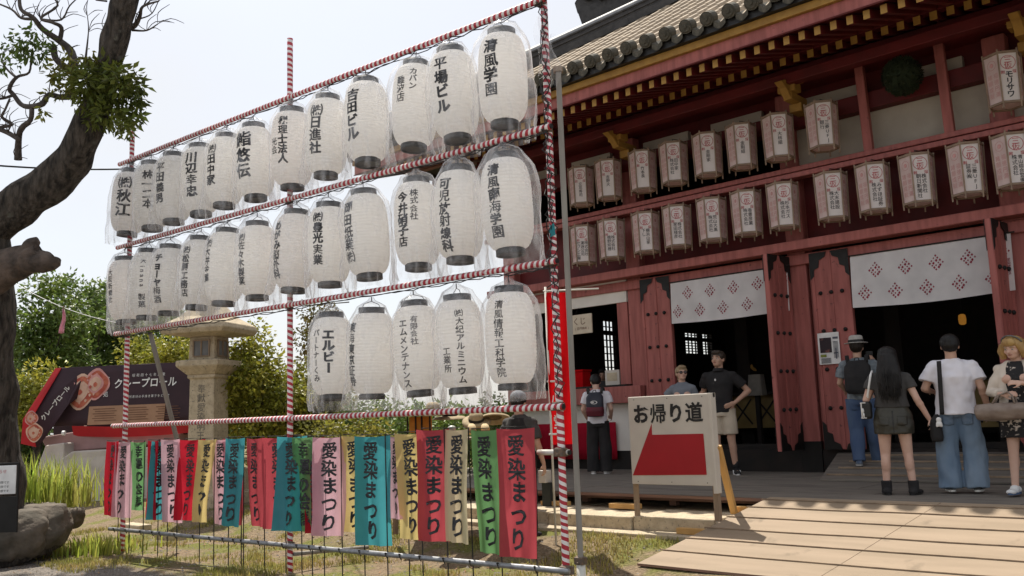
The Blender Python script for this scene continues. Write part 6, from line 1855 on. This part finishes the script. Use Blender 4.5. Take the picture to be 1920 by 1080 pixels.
backpack(p, m_blackc, None, .98, 1.44, .17, .12)
q = MB(); q.box(.09, .18, .24, .30, 1.52, 1.58); q.tube([(.135, .30, 1.55), (.135, .34, 1.55)], .025, 12); p.hard('camera', q, m_black, bev=.006)

# student at the counter
p = Person('person in white T-shirt with dark backpack bowing at the counter window', (-9.42, 12.42, .52), (-.45, .89), 1.66, m_skinp, 'm', (.25, -.42))
p.body({1: ((.235, .0, 1.13), (.20, .17, .98), (-.2, 1, .1), (-1, 0, -.3), .7), -1: ((-.24, .0, 1.13), (-.21, .16, .97), (.2, 1, 0), (1, 0, -.3), .7)}, stand(.11), voxel=.010)
p.shirt(m_tee, .88, 1.04, .60, sr=.078, seed=11, wr=.008); p.trousers(m_blackc, .04, (.105, .10, .105), seed=12); p.shoes(M('white_sneaker', (.62, .6, .57), rough=.6), sole=m_white); p.hair(m_hairk, 1.05, fringe=1, seed=13, low=1.6, wide=1.05)
backpack(p, m_navyn, m_maroon, 1.0, 1.43, .15, .11, m_black, True)
q = MB(); q.ell(p.hp((0, .075, 1.575)), (.058, .045, .048), p.HM.to_3x3()); p.part('face_mask', q, m_white, .007, 2, .002)

# couple in front of the left doorway
p = Person('tall man in black polo shirt and beige shorts with a hand on his hip', (-7.16, 12.6, .52), (.30, -.954), 1.90, m_skin, 'm', (-.30, .06))
p.body({-1: ((-.36, -.08, 1.16), (-.205, .10, 1.0), (.75, .55, -.35), (.2, -.9, .3), .35), 1: ((.245, -.10, 1.17), (.34, -.02, 1.08), (.9, .2, 0), (0, 1, 0), .4)}, {-1: ((-.09, 0, .92), (-.11, .02, .49), (-.135, -.03, .085), (-.35, 1, 0)), 1: ((.09, 0, .92), (.085, .03, .49), (.075, -.02, .085), (.25, 1, 0))})
p.shirt(m_blackc, .87, 1.02, .66, 'polo_shirt', sr=.076, seed=14, wr=.006); p.trousers(m_beige, .56, (.098, .09, .096), 'shorts', seed=15)
p.shoes(m_blackc, sole=m_white); p.hair(m_hairg, .86, seed=16, low=1.63); p.face()
for side, (hip, kn, an, toe) in p.legs.items():
    p.hard('sock', MB().tube([an + Vector((0, .0, -.02)), an + Vector((0, 0, .10))], [.045, .047], 14), m_blackc, smooth=True)
    f = Vector((toe.x, toe.y, 0)).normalized(); r = Vector((f.y, -f.x, 0)); b = Vector((an.x, an.y, 0)); q = MB()
    for k in range(3):
        for sd in (-1, 1): q.bar(b + f * (.03 + k * .022) + r * sd * .047 + Vector((0, 0, .02)), b + f * (.015 + k * .022) + r * sd * .043 + Vector((0, 0, .062)), .008, .006, f)
    p.hard('shoe_stripe', q, m_white)
q = MB(); q.loft([(0, .045, 1.455, .075, .06), (0, .02, 1.50, .066, .06)], 20); p.part('collar', q, m_blackc, .007, 1, 0)
q = MB(); q.ell((.03, .128, 1.33), (.012, .006, .018)); p.hard('chest_emblem', q, m_white)

p = Person('woman with sunglasses and tied back fair hair in grey-blue T-shirt beside the tall man', (-7.72, 12.42, .52), (.44, -.898), 1.70, m_skinp, 'f', (.38, .05))
p.body({1: ((.37, -.04, 1.14), (.22, .10, 1.0), (-.75, .5, -.35), (-.2, -.9, .2), .35), -1: ((-.22, -.10, 1.14), (-.20, -.2, .98), (0, -.5, -1), (1, 0, 0), .4)}, stand(.09), bust=1)
p.shirt(m_greyb, .94, 1.0, .45, sr=.062, seed=17, wr=.006, depth=.125, waist=.135); p.trousers(m_charc, .5, (.098, .09, .095), 'shorts', seed=18)
p.shoes(m_white, sole=m_white); p.hair(m_hairs, .86, seed=19, low=1.60); p.face(m_hairs, False)
q = MB()
HR = p.HM.to_3x3()
for x in (-1, 1): q.ell(p.hp((x * .034, .10, 1.632)), (.029, .009, .024), HR, 16, 8)
q.tube([p.hp((-.01, .106, 1.638)), p.hp((.01, .106, 1.638))], .004, 6)
for x in (-1, 1): q.tube([p.hp((x * .06, .095, 1.64)), p.hp((x * .08, .02, 1.638))], .004, 6)
p.hard('sunglasses', q, m_lens, smooth=True)
q = MB(); q.tube([p.hp((0, -.11, 1.68)), p.hp((0, -.15, 1.64)), p.hp((0, -.15, 1.54)), p.hp((.01, -.13, 1.46))], [.025, .032, .028, .008], 10); p.part('pony_tail', q, m_hairs, .007, 2, .003)

# lady at the right edge
p = Person('lady with blond bob, cream jacket and black floral dress clutching a brown handbag', (-2.50, 10.50, .545), (.02, -1), 1.60, m_skinp, 'f', (-.25, -.28), wide=1.18)
p.body({1: ((.225, .06, 1.13), (.10, .23, 1.10), (-.9, .35, .1), (0, -.9, -.3), .8), -1: ((-.235, .05, 1.14), (-.08, .24, 1.22), (.9, .35, .15), (0, -.8, -.5), .9)}, {-1: ((-.085, 0, .92), (-.085, .02, .49), (-.08, -.02, .085), (-.1, 1, 0)), 1: ((.085, 0, .92), (.10, .04, .49), (.115, .06, .085), (.1, 1, 0))}, bust=1)
q = MB(); q.loft([(0, 0, .62, .205, .165), (0, 0, .85, .185, .145), (0, 0, 1.05, .15, .115), (0, .01, 1.28, .155, .125), (0, 0, 1.40, .13, .09), (0, -.01, 1.47, .075, .065)], 26, p=2.2); p.part('dress', q, m_floral, .010, 3, .006, 7, (1, 1, .5), 20)
q = MB()
for x in (-1, 1):
    q.loft([(x * .125, -.02, .80, .075, .155), (x * .115, -.02, 1.05, .065, .135), (x * .11, -.01, 1.3, .07, .13), (x * .095, -.02, 1.43, .07, .085), (x * .06, -.03, 1.485, .035, .05)], 20, p=2.2)
q.loft([(0, -.085, .80, .17, .075), (0, -.075, 1.1, .15, .06), (0, -.075, 1.4, .15, .055), (0, -.06, 1.48, .06, .03)], 20)
for side, (sh, el, wr_) in p.arms.items(): q.tube([sh - Vector((side * .03, 0, 0)), sh.lerp(el, .5), el, el.lerp(wr_, .72)], [.066, .066, .06, .05], 14); q.ell(sh, (.064,) * 3)
p.part('jacket', q, m_jacket, .010, 2, .008, 8, (1, 1, .6), 21)
p.shoes(m_white, sole=m_denimd); p.hair(m_hairb, .98, fringe=1.1, seed=22, bob=.09, wide=1.1); p.face(m_hairs)
q = MB(); q.tube([p.hp((.094 * math.cos(a), -.0 + .03 * math.sin(a), 1.68 + .098 * math.sin(a))) for a in [math.pi * k / 14 for k in range(15)]], .009, 7); p.hard('hair_band', q, M('smoky_plastic', (.10, .10, .10), rough=.2, spec=.6), smooth=True)
q = MB(); q.loft([(0, 0, -.24, .03, .05), (0, 0, -.22, .085, .095), (0, 0, -.05, .10, .10), (0, 0, .05, .10, .10), (0, 0, .22, .085, .095), (0, 0, .24, .03, .05)], 18, p=2.4); q.v = [(z + .10, y + .30, x + .915) for x, y, z in q.v]
hb = p.part('handbag', q, m_brownbag, .010, 3, .01, 12, (.5, 1, 1), 23)
q = MB()
for yy in (.25, .35): q.tube([(-.02, yy, .99), (.0, yy - .02, 1.09), (.05, .27, 1.13), (.13, yy - .02, 1.09), (.18, yy, .99)], .009, 7)
p.hard('handle', q, m_brownbag, hb, smooth=True)

# person in a black vest behind the frame, clerk in the counter window
c = pt(978, 880, 10.6)
p = Person('person in black vest and blue-grey cap half hidden behind the lowest lanterns and red banner', (c.x, c.y, .13), (-.2, .98), 1.66, m_skin, 'm')
p.body({1: arm_down(1), -1: arm_down(-1)}, stand(.11), voxel=.012)
p.shirt(m_charc, .95, 1.03, .8, sr=.072, seed=24); p.trousers(m_blackc, .06, (.1, .08, .075), seed=25); p.shoes(m_blackc)
q = MB(); q.loft([(0, 0, .86, .178, .14), (0, 0, 1.1, .168, .138), (0, 0, 1.3, .178, .142), (0, -.01, 1.44, .13, .1)], 24, p=2.3); p.part('vest', q, m_blackc, .010, 2, .004)
p.hair(m_hairk, .9, seed=26)
q = MB(); q.ell((0, -.015, 1.70), (.098, .112, .085)); p.part('cap', q, m_greyb, .008, 2, .003)
p = Person('clerk in grey sitting low in the dark counter window', (-11.0, 14.75, .80), (.45, -.89), 1.62, m_skin, 'm', (0, -.3))
p.body({1: ((.23, .02, 1.13), (.16, .2, 1.15), (-.3, 1, 0), (0, 0, -1), .6), -1: ((-.23, .02, 1.13), (-.16, .2, 1.15), (.3, 1, 0), (0, 0, -1), .6)}, stand(.1), voxel=.012)
p.shirt(m_charc, .9, 1.03, 1.5, sr=.07, seed=27); p.trousers(m_blackc, .06, (.1, .08, .075), seed=28); p.shoes(m_blackc); p.hair(m_hairk, 1, seed=29); p.face()

bpy.data.scenes.remove(TS)
